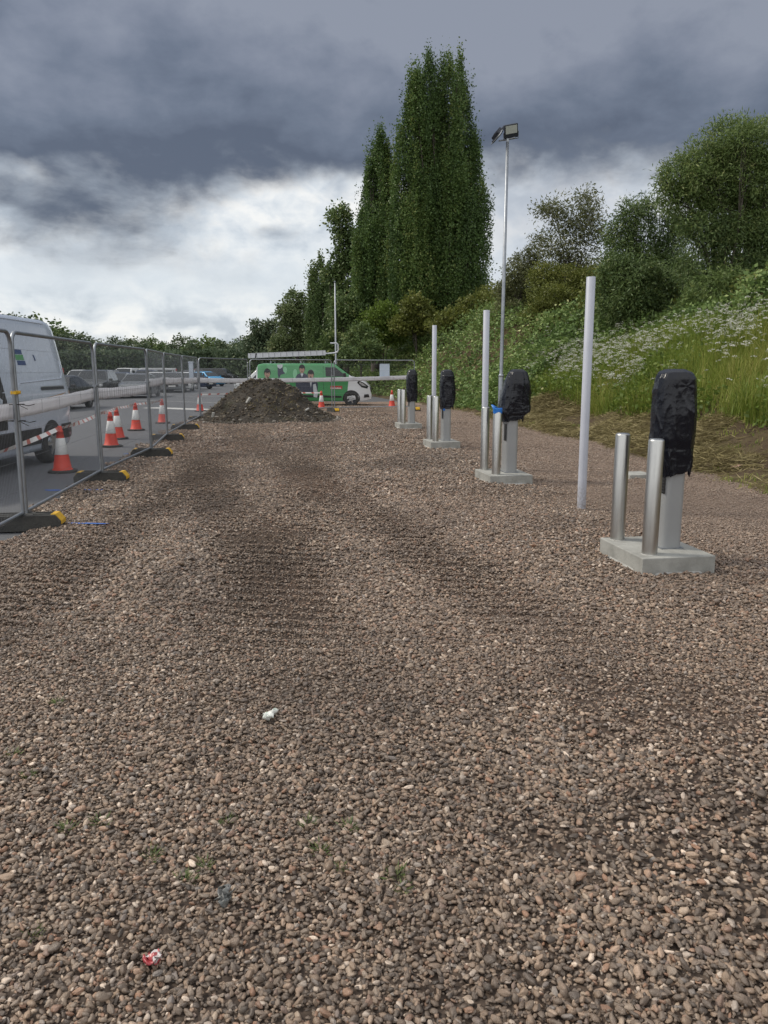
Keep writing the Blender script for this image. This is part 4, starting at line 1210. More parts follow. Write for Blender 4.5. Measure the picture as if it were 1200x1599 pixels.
# pictured people, as plain figures
skin = pm('printed_skin', (.36, .23, .17), (.27, .165, .12), 9, .4); hairm = pm('printed_hair', (.012, .012, .014), None, 9, .4)
suit = pm('printed_dark_suit', (.022, .028, .05), (.05, .058, .09), 6, .4); shirt = pm('printed_white_shirt', (.50, .54, .56), (.35, .38, .41), 8, .4); paleg = pm('printed_pale_green', (.20, .46, .27), None, 5, .4)
def ell(cx, cz, rx, rz_, n=18, a0=0, a1=360):
    return [(cx + rx * math.cos(R(a0 + (a1 - a0) * k / n)), cz + rz_ * math.sin(R(a0 + (a1 - a0) * k / n))) for k in range(n + (a1 - a0 < 360))]
def pic(poly, off, name, mat): v.decal(poly, off, False, -1, sub=False).build(name, mat, t)
pic(ell(-.85, 1.5, .10, .22), .004, 'pictured_shape', paleg); pic(ell(-1.32, 1.66, .10, .16), .004, 'pictured_shape', paleg)
for (cx, cz, s, kind) in ((-2.14, 1.50, 1.0, 0), (-.53, 1.70, .92, 1), (-.12, 1.44, 1.0, 2)):
    sh = cz - .20 * s
    body_ = [(cx - .30 * s, .62), (cx - .33 * s, sh - .20), (cx - .24 * s, sh - .05), (cx - .08 * s, sh + .02), (cx + .08 * s, sh + .02), (cx + .24 * s, sh - .05), (cx + .33 * s, sh - .20), (cx + .30 * s, .62)]
    pic(body_, .006 + kind * .004, 'pictured_clothes', shirt if kind == 0 else suit)
    pic([(cx - .07 * s, sh), (cx, sh - .38), (cx + .07 * s, sh)], .009 + kind * .004, 'pictured_shirt', suit if kind == 0 else shirt)
    pic(ell(cx, cz + .05 * s, .155 * s, .20 * s), .011 + kind * .004, 'pictured_hair', hairm)
    pic(ell(cx, cz - .02 * s, .125 * s, .165 * s), .013 + kind * .004, 'pictured_face', skin)
    pic(ell(cx, cz + .115 * s, .135 * s, .075 * s), .015 + kind * .004, 'pictured_fringe', hairm)
    for q in (-.05, .05): pic(ell(cx + q * s, cz + .01, .028 * s, .012 * s, 8), .0155 + kind * .004, 'pictured_eye', hairm)
    pic(ell(cx, cz - .095 * s, .05 * s, .012 * s, 8), .0155 + kind * .004, 'pictured_mouth', hairm)
pic([(-.02, 1.0), (.10, 1.05), (.20, .62), (.16, .40), (.0, .44)], .022, 'pictured_sleeve', shirt)
pic([(-1.66, 1.86), (-1.45, 1.88), (-1.40, 1.62), (-1.30, 1.52), (-1.52, 1.46), (-1.60, 1.25), (-1.66, 1.5)], .006, 'pictured_shape', suit)
pic([(-1.70, 1.92), (-1.42, 1.93), (-1.44, 1.80), (-1.56, 1.72), (-1.66, 1.80)], .009, 'pictured_shape', shirt)
# roof bars
for x in (-2.0, -.6, .55):
    MB().box((x, 0, 2.075), (.05, 1.5, .035)).box((x, .7, 2.02), (.06, .05, .10)).box((x, -.7, 2.02), (.06, .05, .10)).build('roof_bar', M['galv'], t)
# ladder lying on its edge on the bars
lad = empty('roof_ladder', (GX - 1.25, GYc - .62, 2.36), 0, 'pale aluminium ladder lying on the roof of the green van', 'ladder')
lad.rotation_euler = (R(0), R(-2.2), 0)
al = pm('ladder_aluminium', (.60, .62, .66), (.50, .52, .56), 6, .4, .35)
MB().box((0, -.02, 0), (3.62, .03, .215)).box((0, .34, 0), (3.62, .03, .09)).box((0, -.02, .11), (3.62, .06, .012)).build('stile', al, lad)
rg = MB()
for k in range(13):
    x = -1.68 + k * .28
    rg.tube([(x, -.02, 0), (x, .34, 0)], .017, 8)
    rg.box((x, -.0375, 0), (.014, .006, .18))
rg.build('rung', M['lamp_body'], lad)
MB().box((-1.45, -.042, 0), (.05, .012, .26), rot=(0, R(12), 0)).build('strap', M['black'], lad)
MB().tube([(1.80, -.02, -.04), (2.25, -.02, -.02), (2.36, -.02, .02), (2.41, -.02, .12), (2.40, -.02, .36), (2.34, -.02, .42), (2.05, -.02, .43)], .035, 8).build('stand_off', al, lad)

# ------------------------------------------------------------------ floodlight mast and far lamp post
fx, fy = 3.88, 26.0
fz = float(BZ(fx, fy))
t = empty('floodlight_mast', (fx, fy, min(fz, .1) - .05), 0, 'tall grey steel mast with two floodlights at its top', 'floodlight mast')
Ht = W(785, 222, fy).z - t.location.z
MB().lathe([(.085, 0), (.085, 1.5), (.062, 1.56), (.060, 3), (.048, Ht), (.0, Ht + .01)], 20).build('pole', M['galv'], t)
MB().box((0, -.06, .8), (.10, .06, .5)).build('access_door', M['galv'], t, bevel=.008)
MB().lathe([(.088, 1.46), (.094, 1.47), (.094, 1.52), (.07, 1.56)], 20).build('collar', M['galv'], t)
MB().box((0, 0, Ht + .03), (.07, .07, .12)).tube([(-.26, .12, Ht + .06), (0, 0, Ht + .07), (.22, -.1, Ht + .10)], .022, 8).build('bracket', M['galv'], t)
def lamp(cx, cy, cz, rot, yaw_label):
    f_ = empty('floodlight', (cx, cy, cz)); f_.parent = t; f_.rotation_euler = rot; f_['label'] = yaw_label
    # face looks along local -Y
    MB().box((0, 0, 0), (.44, .075, .40)).box((0, .05, -.02), (.34, .06, .26)).build('housing', M['lamp_body'], f_, bevel=.012)
    fn = MB()
    for k in range(8): fn.box((-.15 + k * .043, .085, -.02), (.010, .05, .26))
    fn.build('cooling_fin', M['lamp_body'], f_)
    MB().box((.0, -.040, .055), (.37, .010, .235)).build('lens', M['lamp_face'], f_)
    MB().tube([(-.24, 0, -.02), (-.24, .0, -.24), (.24, .0, -.24), (.24, 0, -.02)], .014, 6).build('yoke', M['galv'], f_)
lamp(.09, -.06, Ht + .30, (R(28), R(-12), R(8)), 'floodlight facing the yard with pale square lens')
lamp(-.27, .16, Ht + .26, (R(38), R(22), R(118)), 'floodlight turned away, edge on')
fx, fy = (525 - 600) / FPX * .9834 * 45, 45.0
t = empty('lamp_post', (fx, fy, -.05), 0, 'thin pale lamp post far off behind the ladder hook', 'lamp post')
Ht = W(524, 440, fy).z + .05
MB().lathe([(.09, 0), (.09, 1.3), (.055, 1.4), (.036, Ht), (0, Ht + .01)], 14).build('pole', M['galv'], t)
MB().box((0, -.1, Ht - .03), (.10, .34, .06)).build('lantern', M['galv'], t, bevel=.02)

# ------------------------------------------------------------------ soil heap
HX, HY = -4.0, 26.3
t = empty('soil_heap', (HX, HY, 0), 0, 'big heap of dark dug soil, turf and stones at the end of the gravel', 'soil heap')
nr, na = 120, 260
rr_, aa = np.meshgrid(np.linspace(0, 1.25, nr), np.linspace(0, 2 * np.pi, na, endpoint=False), indexing='ij')
def heap_h(x, y):
    rx = np.where(x < 0, 2.3, 2.35); r = np.sqrt((x / rx) ** 2 + (y / 2.1) ** 2)
    h = np.interp(r, [0, .22, .42, .62, .85, 1.0, 1.25], [1.33, 1.29, 1.02, .62, .20, .045, -.06])
    amp = np.clip(1.15 - r, 0, 1)
    h = h + amp * ((fbm(x * 1.3, y * 1.3, seed=141) - .5) * .42 + (fbm(x * 4, y * 4, seed=142, octv=4) - .5) * .30 + (fbm(x * 13, y * 13, seed=143, octv=3) - .5) * .12)
    h = h + .05 * np.exp(-((r - .95) / .15) ** 2) * fbm(x * 3, y * 3, seed=9)
    return h
x = rr_ * np.cos(aa) * 2.3; y = rr_ * np.sin(aa) * 2.1
z = heap_h(x, y)
I = np.arange(nr * na).reshape(nr, na); Jn = np.roll(I, -1, 1)
F = np.stack([I[:-1], I[1:], Jn[1:], Jn[:-1]], -1).reshape(-1, 4)
m, nt, b = mat_base('dug_soil')
co = objco(nt)
c = mix(nt, ((noise(nt, co, 2.0, 5, .6) - .4) * 4).clamp(), (.040, .036, .031), (.078, .069, .059))
c = mix(nt, ((noise(nt, co, 9, 4, .7) - .58) * 7).clamp() * .7, c, (.15, .125, .095))
c = mix(nt, ((noise(nt, co, 1.4, 4, .6, .4) - .55) * 6).clamp() * .5, c, (.06, .062, .03))
link(nt, c, b.inputs['Base Color']); b.inputs['Roughness'].default_value = .95; b.inputs['Specular IOR Level'].default_value = .15
bn = nt.nodes.new('ShaderNodeBump'); bn.inputs['Strength'].default_value = 1; bn.inputs['Distance'].default_value = .05
link(nt, noise(nt, co, 16, 6, .7), bn.inputs['Height']); nt.links.new(bn.outputs[0], b.inputs['Normal'])
npmesh('earth', np.stack([x, y, z], -1).reshape(-1, 3), F, m, t, True)

def ico(sub=1):
    p = (1 + 5 ** .5) / 2
    V = [(-1, p, 0), (1, p, 0), (-1, -p, 0), (1, -p, 0), (0, -1, p), (0, 1, p), (0, -1, -p), (0, 1, -p), (p, 0, -1), (p, 0, 1), (-p, 0, -1), (-p, 0, 1)]
    F = [(0, 11, 5), (0, 5, 1), (0, 1, 7), (0, 7, 10), (0, 10, 11), (1, 5, 9), (5, 11, 4), (11, 10, 2), (10, 7, 6), (7, 1, 8), (3, 9, 4), (3, 4, 2), (3, 2, 6), (3, 6, 8), (3, 8, 9), (4, 9, 5), (2, 4, 11), (6, 2, 10), (8, 6, 7), (9, 8, 1)]
    V = [Vector(q).normalized() for q in V]
    for _ in range(sub):
        c = {}; G = []
        def mid(a, b_):
            k = (min(a, b_), max(a, b_))
            if k not in c: V.append(((V[a] + V[b_]) / 2).normalized()); c[k] = len(V) - 1
            return c[k]
        for a, b_, d in F:
            x_, y_, z_ = mid(a, b_), mid(b_, d), mid(d, a)
            G += [(a, x_, z_), (b_, y_, x_), (d, z_, y_), (x_, y_, z_)]
        F = G
    return np.array([tuple(q) for q in V]), np.array(F)
IV, IF = ico(1)
def rocks(name, P, S, mat, parent=None, flat=.7, seed=0):
    n = len(P); V = np.repeat(IV[None], n, 0)
    off = rng.uniform(-50, 50, (n, 1, 3))
    q = V * 1.1 + off
    V = V * (1 + 1.1 * (vnoise(q[..., 0], q[..., 1], q[..., 2], seed) - .5))[..., None]
    V = V * np.stack([rng.uniform(.8, 1.3, n), rng.uniform(.65, 1.0, n), rng.uniform(.5, .95, n) * flat / .7], -1)[:, None]
    a = rng.uniform(0, 6.28, n); t_ = rng.normal(0, .5, n)
    ca, sa = np.cos(a)[:, None], np.sin(a)[:, None]; ct, st_ = np.cos(t_)[:, None], np.sin(t_)[:, None]
    x, y, z = V[..., 0], V[..., 1], V[..., 2]
    y, z = y * ct - z * st_, y * st_ + z * ct
    x, y = x * ca - y * sa, x * sa + y * ca
    V = np.stack([x, y, z], -1) * S[:, None, None] + P[:, None]
    F = IF[None] + (np.arange(n) * len(IV))[:, None, None]
    return npmesh(name, V.reshape(-1, 3), F.reshape(-1, 3), mat, parent, False, {'rnd': np.repeat(rng.random(n), len(IV))})
clod = leafmat('soil_clods', [(0, (.035, .027, .02)), (.45, (.08, .064, .048)), (.75, (.12, .10, .075)), (1, (.17, .145, .11))], 0, .95)
rub = leafmat('rubble_stones', [(0, (.11, .095, .08)), (.5, (.18, .16, .14)), (.85, (.27, .25, .225)), (1, (.42, .39, .36))], 0, .85)
def heap_pts(n, r0, r1):
    r = np.sqrt(rng.uniform(r0 ** 2, r1 ** 2, n)); a = rng.uniform(0, 6.28, n)
    x = r * np.cos(a) * 2.3; y = r * np.sin(a) * 2.1
    return x, y, heap_h(x, y)
x, y, z = heap_pts(3800, 0, 1.05); s = .010 + .042 * rng.random(3800) ** 4
tag(rocks('soil_clods', np.stack([x, y, z + s * .2], -1), s, clod, t), kind='stuff')
x, y, z = heap_pts(420, .3, 1.16); s = .015 + .055 * rng.random(420) ** 3.5
k = (rng.random(420) < .16) | (np.sqrt((x / 2.3) ** 2 + (y / 2.1) ** 2) > .75)
tag(rocks('rubble', np.stack([x, y, np.maximum(z, .02) + s * .3], -1)[k], s[k], rub, t), kind='stuff')
br = MB()
for (bx_, by_, s_, q) in ((-.35, -1.2, 1, .5), (1.5, -1.0, .8, 1.0), (-1.5, -1.25, .8, .2)):
    br.box((bx_, by_, float(heap_h(np.array([bx_]), np.array([by_]))[0]) + .05), (.10 * s_, .07 * s_, .21 * s_), rot=(q, q * .7, q * 2))
br.build('brick_fragment', M['concrete_edge'], t, bevel=.01)
# ------------------------------------------------------------------ vegetation
def unit(v): return v / np.maximum(np.linalg.norm(v, axis=-1, keepdims=True), 1e-9)
def randdir(n): return unit(rng.normal(size=(n, 3)))

def leaf_geo(P, U, size, asp, fold=.25):
    """pointed leaves: two facets each, bent along the midrib"""
    n = len(P)
    S = unit(np.cross(U, randdir(n))); N = np.cross(U, S)
    l = size[:, None]; w = (size * asp)[:, None] * .5
    V = np.stack([P, P + U * l * .45 + S * w + N * w * fold, P + U * l, P + U * l * .45 - S * w + N * w * fold], 1)
    F = np.arange(n * 4).reshape(n, 4)
    return V.reshape(-1, 3), F

def leafobj(name, P, U, size, asp, mat, parent=None, rnd=None):
    V, F = leaf_geo(P, U, size, asp)
    rnd = rng.random(len(P)) if rnd is None else rnd
    return npmesh(name, V, F, mat, parent, False, {'rnd': np.repeat(np.clip(rnd, 0, 1), 4)})

LM = {
 'poplar': leafmat('poplar_leaves', [(0, (0.056, 0.097, 0.035)), (.5, (0.094, 0.157, 0.046)), (.85, (0.146, 0.210, 0.059)), (1, (0.241, 0.273, 0.084))], .22, .45),
 'dark': leafmat('dark_green_leaves', [(0, (0.063, 0.102, 0.039)), (.5, (0.103, 0.156, 0.054)), (.9, (0.159, 0.208, 0.069)), (1, (0.230, 0.251, 0.090))], .22),
 'willow': leafmat('willow_leaves', [(0, (0.077, 0.119, 0.041)), (.5, (0.131, 0.191, 0.060)), (.85, (0.197, 0.254, 0.084)), (1, (0.284, 0.316, 0.120))], .3),
 'olive': leafmat('olive_green_leaves', [(0, (0.078, 0.100, 0.022)), (.5, (0.134, 0.154, 0.035)), (.85, (0.189, 0.208, 0.050)), (1, (0.253, 0.246, 0.075))], .3),
 'bright': leafmat('bright_green_leaves', [(0, (0.079, 0.122, 0.023)), (.5, (0.129, 0.194, 0.035)), (.9, (0.186, 0.257, 0.052)), (1, (0.243, 0.286, 0.082))], .35),
 'bramble': leafmat('bramble_leaves', [(0, (.085, .055, .03)), (.10, (.055, .085, .03)), (.4, (0.141, 0.221, 0.066)), (.75, (0.239, 0.315, 0.104)), (.95, (0.394, 0.440, 0.175)), (1, (0.562, 0.554, 0.275))], .2),
 'grass': leafmat('tall_grass', [(0, (0.096, 0.149, 0.024)), (.4, (0.195, 0.268, 0.044)), (.75, (0.311, 0.346, 0.079)), (1, (0.526, 0.476, 0.177))], .35),
 'straw': leafmat('cut_grass', [(0, (0.081, 0.057, 0.034)), (.35, (0.161, 0.132, 0.057)), (.7, (0.253, 0.213, 0.098)), (1, (0.391, 0.333, 0.184))], .1, .8),
 'far': leafmat('hazed_leaves', [(0, (0.060, 0.091, 0.055)), (.5, (0.091, 0.130, 0.071)), (.9, (0.140, 0.171, 0.089)), (1, (0.179, 0.198, 0.111))], .2),  # distance haze put into the leaf colour: lightened and greyed
 'pale': leafmat('pale_green_leaves', [(0, (0.086, 0.122, 0.052)), (.5, (0.129, 0.172, 0.070)), (.9, (0.179, 0.215, 0.094)), (1, (0.229, 0.243, 0.117))], .3),
 'twiggy': leafmat('grey_green_leaves', [(0, (0.085, 0.100, 0.044)), (.5, (0.131, 0.146, 0.063)), (.9, (0.185, 0.193, 0.095)), (1, (0.231, 0.216, 0.126))], .3),
 'petal': leafmat('white_flower_heads', [(0, (.40, .42, .34)), (.4, (.60, .60, .54)), (1, (.74, .74, .70))], .2, .7),
}

def limb(mb, a, b, r0, r1, bend=.12, n=6, sides=6):
    a = Vector(a); b = Vector(b); L = (b - a).length
    o1 = Vector(rng.normal(size=3)) * bend * L * .5
    pts = []; rs = []
    for k in range(n + 1):
        u = k / n
        p = a.lerp(b, u) + o1 * math.sin(math.pi * u) + Vector((0, 0, bend * L * .5 * math.sin(math.pi * u)))
        pts.append(p); rs.append(r0 + (r1 - r0) * u)
    mb.tube(pts, rs, sides, cap=False)
    return pts

def tree(name, label, cat, base, clumps, n, size, asp, lm, trunk_r=.12, droop=0, tuft=16, spread=.16, group=None, stems=1, upness=0, shell=.5, bend=.1, twigs=True, rn=(.55, .2)):
    """clumps: (centre, radii) in world metres. Leaves gather in tufts on the shell of every clump, so gaps stay between"""
    base = Vector(base)
    t = empty(name, base, 0, label, cat, group)
    mb = MB()
    C = [np.array(c[0]) - np.array(base) for c in clumps]; RR = [np.array(c[1] if hasattr(c[1], '__len__') else (c[1],) * 3) for c in clumps]
    topz = max(c[2] for c in C)
    stemtops = []
    for s in range(stems):
        a = Vector((0 if stems == 1 else random.uniform(-.5, .5) * stems * .25, random.uniform(-.3, .3), -.3))
        q = C[int(s * len(C) / stems)]
        b_ = Vector((q[0] * .35, q[1] * .35, max(.6, min(topz * .55, q[2] * .8))))
        pts = limb(mb, a, b_, trunk_r, trunk_r * .55, .06)
        stemtops.append(pts)
    for i, c in enumerate(C):
        st_ = stemtops[i % stems]
        p0 = st_[random.randint(2, len(st_) - 1)]
        pts = limb(mb, p0, c, trunk_r * .45, trunk_r * .12, bend)
        if twigs:
            for k in range(7):
                d = randdir(1)[0] * RR[i] * .85; d[2] = abs(d[2]) * .8 if droop < .3 else d[2]
                limb(mb, pts[random.randint(3, 6)], c + d, trunk_r * .12, .006, .12, 4, 4)
    mb.build('trunk', M['bark'], t)
    vol = np.array([r[0] * r[1] * r[2] for r in RR]) ** (2 / 3.0); vol = vol / vol.sum()
    P = []; U = []; rd = []
    for i, c in enumerate(C):
        k = max(6, int(n * vol[i] / tuft))
        d = randdir(k); rad = shell + (1 - shell) * rng.random(k) ** .6
        # uneven outline
        lump = .72 + .56 * vnoise(d[:, 0] * 2.1 + i * 3, d[:, 1] * 2.1, d[:, 2] * 2.1, i)
        ctr = c + d * RR[i] * (rad * lump)[:, None]
        fr_ = 2.2 / max(RR[i][0], .3)
        gp = fbm(ctr[:, 0] * fr_ + 5 * i, ctr[:, 1] * fr_, ctr[:, 2] * fr_, 91, 2) > .40
        ctr = ctr[gp]; d = d[gp]; k = len(ctr)
        tf = np.repeat(ctr, tuft, 0) + rng.normal(size=(k * tuft, 3)) * spread * np.array([1, 1, .75 + droop])
        dd = np.repeat(d, tuft, 0)
        u = unit(dd * .6 + randdir(k * tuft) * .9 + np.array([0, 0, upness - droop * 1.6]))
        P.append(tf); U.append(u)
        rd.append(np.repeat(np.clip(rng.normal(rn[0], rn[1], k), 0, 1), tuft) + rng.normal(0, .07, k * tuft))
    P = np.concatenate(P); U = np.concatenate(U); rd = np.concatenate(rd)
    sz = size * rng.uniform(.6, 1.35, len(P))
    leafobj('crown', P, U, sz, asp, LM[lm], t, rd)
    return t

def px_clumps(Y, L, depth=.8, jit=.6):
    """clumps given as (x pixel, y pixel, radius in pixels) at distance Y"""
    out = []
    for q in L:
        x, y, r = q[:3]; ry = q[3] if len(q) > 3 else r
        yy = Y + random.uniform(-jit, jit) * r / FPX * Y
        c = W(x, y, yy); out.append((tuple(c), (r / FPX * Y, r / FPX * Y * depth, ry / FPX * Y)))
    return out

# ---- poplars
def poplar(label, base, spires, n, size=.24, lm='poplar', group='dark poplars at the end of the bank'):
    """spires: (x offset, y offset, foot height, top height, radius): steep branches, each a narrow plume"""
    base = Vector(base); t = empty('poplar_tree', base, 0, label, 'tree', group)
    mb = MB(); P = []; U = []; rd = []
    wt = np.array([(s[3] - s[2]) * s[4] for s in spires]); wt = wt / wt.sum()
    mb.tube([(0, 0, -.5), (0, 0, max(s[3] for s in spires) * .5), (0, 0, max(s[3] for s in spires) * .9)], [.45, .25, .05], 8, cap=False)
    for (ox, oy, z0, z1, r), w in zip(spires, wt):
        ax = limb(mb, (ox * .25, oy * .25, max(.3, z0 - (z1 - z0) * .1)), (ox, oy, z1 - .5), .14, .015, .02, 7, 5)
        tuft = 18; k = int(n * w / tuft); tint = random.uniform(.2, .85)
        h = rng.random(k) ** .9
        pr = np.interp(h, [0, .08, .35, .7, .9, 1], [.35, .8, .98, .84, .48, .06])
        a = rng.uniform(0, 6.28, k); rad = r * pr * (.35 + .65 * rng.random(k) ** .5)
        hh = z0 + (z1 - z0) * h
        lump = .52 + .96 * vnoise(np.cos(a) * 1.6 + ox * 3, np.sin(a) * 1.6 + oy * 3, hh * .55, 5)
        cx = ox + (h - 1) * ox * .18 + np.cos(a) * rad * lump; cy = oy + np.sin(a) * rad * lump
        ctr = np.stack([cx, cy, hh], -1)
        gp = fbm(ctr[:, 0] * .75 + 11, ctr[:, 1] * .75, ctr[:, 2] * .42, 77, 3) > .345
        spr = rng.random(k) < .04                              # sprays that stick out of the plume
        ctr[spr, 0] += (np.cos(a) * rng.uniform(.15, .6, k))[spr]; ctr[spr, 1] += (np.sin(a) * rng.uniform(.15, .6, k))[spr]; ctr[spr, 2] += rng.uniform(.1, .7, k)[spr]
        ctr = ctr[gp]; a = a[gp]; k = len(ctr)
        tf = np.repeat(ctr, tuft, 0) + rng.normal(size=(k * tuft, 3)) * np.array([.10, .10, .46])
        out = np.stack([np.cos(a), np.sin(a), np.zeros(k)], -1)
        u = unit(np.repeat(out, tuft, 0) * .5 + randdir(k * tuft) * .8 + np.array([0, 0, .55]))
        P.append(tf); U.append(u); rd.append(np.repeat(rng.normal(tint, .17, k), tuft) + rng.normal(0, .06, k * tuft))
    mb.build('trunk', M['bark'], t)
    P = np.concatenate(P); U = np.concatenate(U); rd = np.concatenate(rd)
    leafobj('crown', P, U, size * rng.uniform(.65, 1.3, len(P)), .8, LM[lm], t, rd)
    return t

def spires_px(Y, L):
    base = W(690, 500, Y); out = []
    for (x, ytop, ybot, rpx) in L:
        a = W(x, ytop + 20, Y); b_ = W(x, ybot, Y)
        out.append((a.x, b_.z, a.z, rpx * .88 / FPX * Y))
    return out
def pop_px(label, bx, Y, L, n, size=.24, lm='poplar'):
    bxw = W(bx, 500, Y); base = (bxw.x, Y, float(BZ(bxw.x, Y)))
    S = []
    for (x, z0, z1, r) in spires_px(Y, L):
        S.append((x - base[0], random.uniform(-1.4, 1.4), z0 - base[2], z1 - base[2], r))
    return poplar(label, base, S, n, size, lm)

pop_px('tallest broad dark poplar with twin tips behind the floodlight mast', 690, 56,
       [(668, 78, 470, 24), (703, 74, 480, 30), (722, 92, 460, 22), (686, 130, 490, 30), (648, 108, 480, 24), (637, 150, 500, 26), (735, 150, 480, 22), (626, 195, 500, 24), (745, 205, 490, 20),
        (660, 190, 520, 32), (710, 190, 500, 32), (690, 260, 510, 34), (640, 270, 520, 30), (620, 300, 510, 20), (752, 270, 480, 18), (757, 300, 460, 15), (735, 300, 500, 26), (715, 330, 510, 28), (665, 340, 520, 30),
        (640, 380, 520, 28), (615, 400, 520, 18), (690, 400, 510, 30), (755, 380, 470, 16), (762, 375, 450, 10), (745, 400, 495, 20), (720, 430, 500, 24), (657, 118, 300, 14), (672, 150, 330, 16), (722, 120, 320, 16), (700, 170, 360, 18), (742, 190, 330, 13), (633, 230, 380, 14), (680, 220, 420, 18), (728, 230, 420, 18), (655, 260, 430, 18), (617, 250, 400, 11), (766, 430, 470, 8), (607, 330, 480, 10), (655, 84, 260, 11), (678, 96, 300, 14), (716, 80, 260, 12), (640, 110, 300, 11), (690, 78, 240, 10), (730, 108, 300, 11)], 265000, .125)
pop_px('slim dark poplar with single pointed tip beside the tallest one', 588, 58,
       [(595, 203, 470, 20), (584, 225, 480, 20), (605, 225, 480, 18), (573, 265, 480, 18), (565, 320, 490, 16), (590, 300, 500, 26), (610, 290, 480, 14), (575, 380, 500, 22), (600, 380, 500, 22), (562, 400, 500, 14), (590, 215, 380, 12), (600, 240, 400, 13), (578, 245, 400, 12), (612, 260, 430, 10), (556, 360, 490, 9)], 98000, .13)
pop_px('short dark poplar with feathery top beside the pale rounded tree', 505, 66,
       [(500, 388, 570, 18), (490, 405, 570, 14), (514, 410, 570, 16), (505, 430, 570, 20), (522, 440, 560, 14), (487, 450, 570, 10)], 36000, .15, 'dark')
tree('birch_tree', 'open feathery tree rising between the short poplar and the slim poplar', 'tree', (W(540, 520, 61).x, 61, .8),
     px_clumps(61, [(530, 340, 16, 18), (542, 372, 17, 16), (548, 400, 15), (535, 405, 14, 12), (545, 440, 24, 26), (540, 480, 26, 30), (520, 425, 14, 14), (556, 390, 10, 14)]), 15000, .24, .6, 'dark', .18, .2, 14, .22)
tree('leafy_shrub', 'dark bushy tree under the birch, behind the ladder hook', 'shrub', (W(545, 540, 55).x, 55, .3), px_clumps(55, [(545, 510, 28, 24), (525, 540, 24, 22), (568, 520, 24, 22), (540, 480, 22, 20)]), 13000, .22, .6, 'dark', .1)
tree('leafy_shrub', 'bright green shrub at the foot of the slim poplar', 'shrub', (W(600, 520, 54).x, 54, float(BZ(W(600, 520, 54).x, 54))), px_clumps(54, [(600, 492, 22, 18), (580, 505, 20, 16), (612, 508, 18, 14), (592, 522, 26, 14), (575, 530, 20, 14), (612, 525, 22, 12)]), 13000, .18, .6, 'bright', .08)
tree('leafy_shrub', 'yellowish green shrub at the foot of the tallest poplar', 'shrub', (W(650, 500, 52).x, 52, float(BZ(W(650, 500, 52).x, 52))), px_clumps(52, [(648, 478, 18, 16), (662, 492, 16, 12), (640, 495, 15, 12), (650, 508, 24, 12), (672, 503, 20, 12), (628, 508, 18, 12)]), 10500, .18, .6, 'olive', .08)
tree('leafy_shrub', 'dark rounded shrub beside the bright green shrub', 'shrub', (W(565, 550, 50).x, 50, .5), px_clumps(50, [(562, 530, 24, 20), (575, 548, 22, 16), (548, 552, 18, 16)]), 8000, .18, .6, 'dark', .08)
tree('leafy_shrub', 'low dark shrub between the tallest poplar and the floodlight mast', 'shrub', (W(735, 500, 49).x, 49, float(BZ(W(735, 500, 49).x, 49))), px_clumps(49, [(728, 482, 16, 14), (752, 474, 18, 14), (770, 468, 14, 12), (745, 492, 26, 12), (715, 496, 22, 12), (775, 488, 22, 14), (700, 500, 20, 10), (735, 506, 34, 12), (690, 512, 24, 10)]), 13000, .17, .6, 'olive', .08)

# ---- trees on top of the bank, right
def bz_at(px, Y): return float(BZ(W(px, 480, Y).x, Y))
tree('willow_tree', 'tall leafy willow on the bank top, the tallest tree there after the poplars', 'tree', (W(1130, 470, 27).x, 27, bz_at(1130, 27)),
     px_clumps(27, [(1062, 275, 30, 26), (1095, 250, 34, 30), (1140, 215, 34, 26), (1165, 232, 38, 30), (1205, 232, 42, 36), (1120, 290, 36, 30), (1165, 290, 44, 34), (1210, 300, 44, 40), (1085, 300, 26, 20), (1250, 250, 44, 44), (1040, 290, 14, 10),
                    (1240, 340, 44, 40), (1118, 250, 30, 24), (1150, 250, 36, 28), (1095, 285, 30, 22), (1140, 320, 34, 22), (1185, 325, 36, 24), (1108, 335, 26, 22), (1165, 355, 30, 26), (1048, 312, 20, 16), (1075, 340, 20, 20), (1120, 380, 26, 24), (1195, 385, 30, 28)]), 100000, .13, .24, 'willow', .13, .12, 16, .13, stems=4, bend=.06)
tree('willow_tree', 'thin open willow under the tall one, dark stems against the sky', 'tree', (W(1135, 470, 26).x, 26.5, bz_at(1135, 26.5)),
     px_clumps(26.5, [(1090, 360, 26, 22), (1140, 365, 28, 24), (1190, 370, 30, 26), (1080, 415, 26, 22), (1125, 420, 28, 24), (1175, 425, 32, 28), (1150, 455, 32, 20), (1225, 410, 34, 34), (1100, 450, 26, 18)]), 36000, .14, .22, 'dark', .075, .3, 14, .17, stems=6, shell=.3, bend=.05)
tree('willow_tree', 'ragged willow bush beside the tall willow, sky showing through its top', 'tree', (W(1005, 470, 31.5).x, 31.5, bz_at(1005, 31.5)),
     px_clumps(31.5, [(985, 335, 20, 20), (1010, 325, 16, 18), (1035, 345, 22, 20), (1060, 360, 20, 22), (965, 365, 20, 20), (1000, 370, 24, 22), (1040, 390, 26, 24), (975, 400, 28, 26), (1010, 415, 32, 30), (1060, 420, 28, 28)]), 23000, .16, .24, 'dark', .09, .3, 14, .14, stems=5, shell=.25)
tree('dense_bush', 'very dark dense bush on the bank top, below the ragged willow', 'bush', (W(990, 480, 30).x, 30, bz_at(990, 30)),
     px_clumps(30, [(985, 435, 34, 28), (960, 425, 22, 26), (1020, 445, 36, 26), (1055, 455, 32, 22), (990, 465, 40, 18), (1090, 470, 26, 16), (945, 440, 16, 24), (970, 485, 36, 14), (1020, 488, 40, 14), (1065, 490, 34, 14)]), 34000, .15, .3, 'dark', .07, .25, 14, .14)
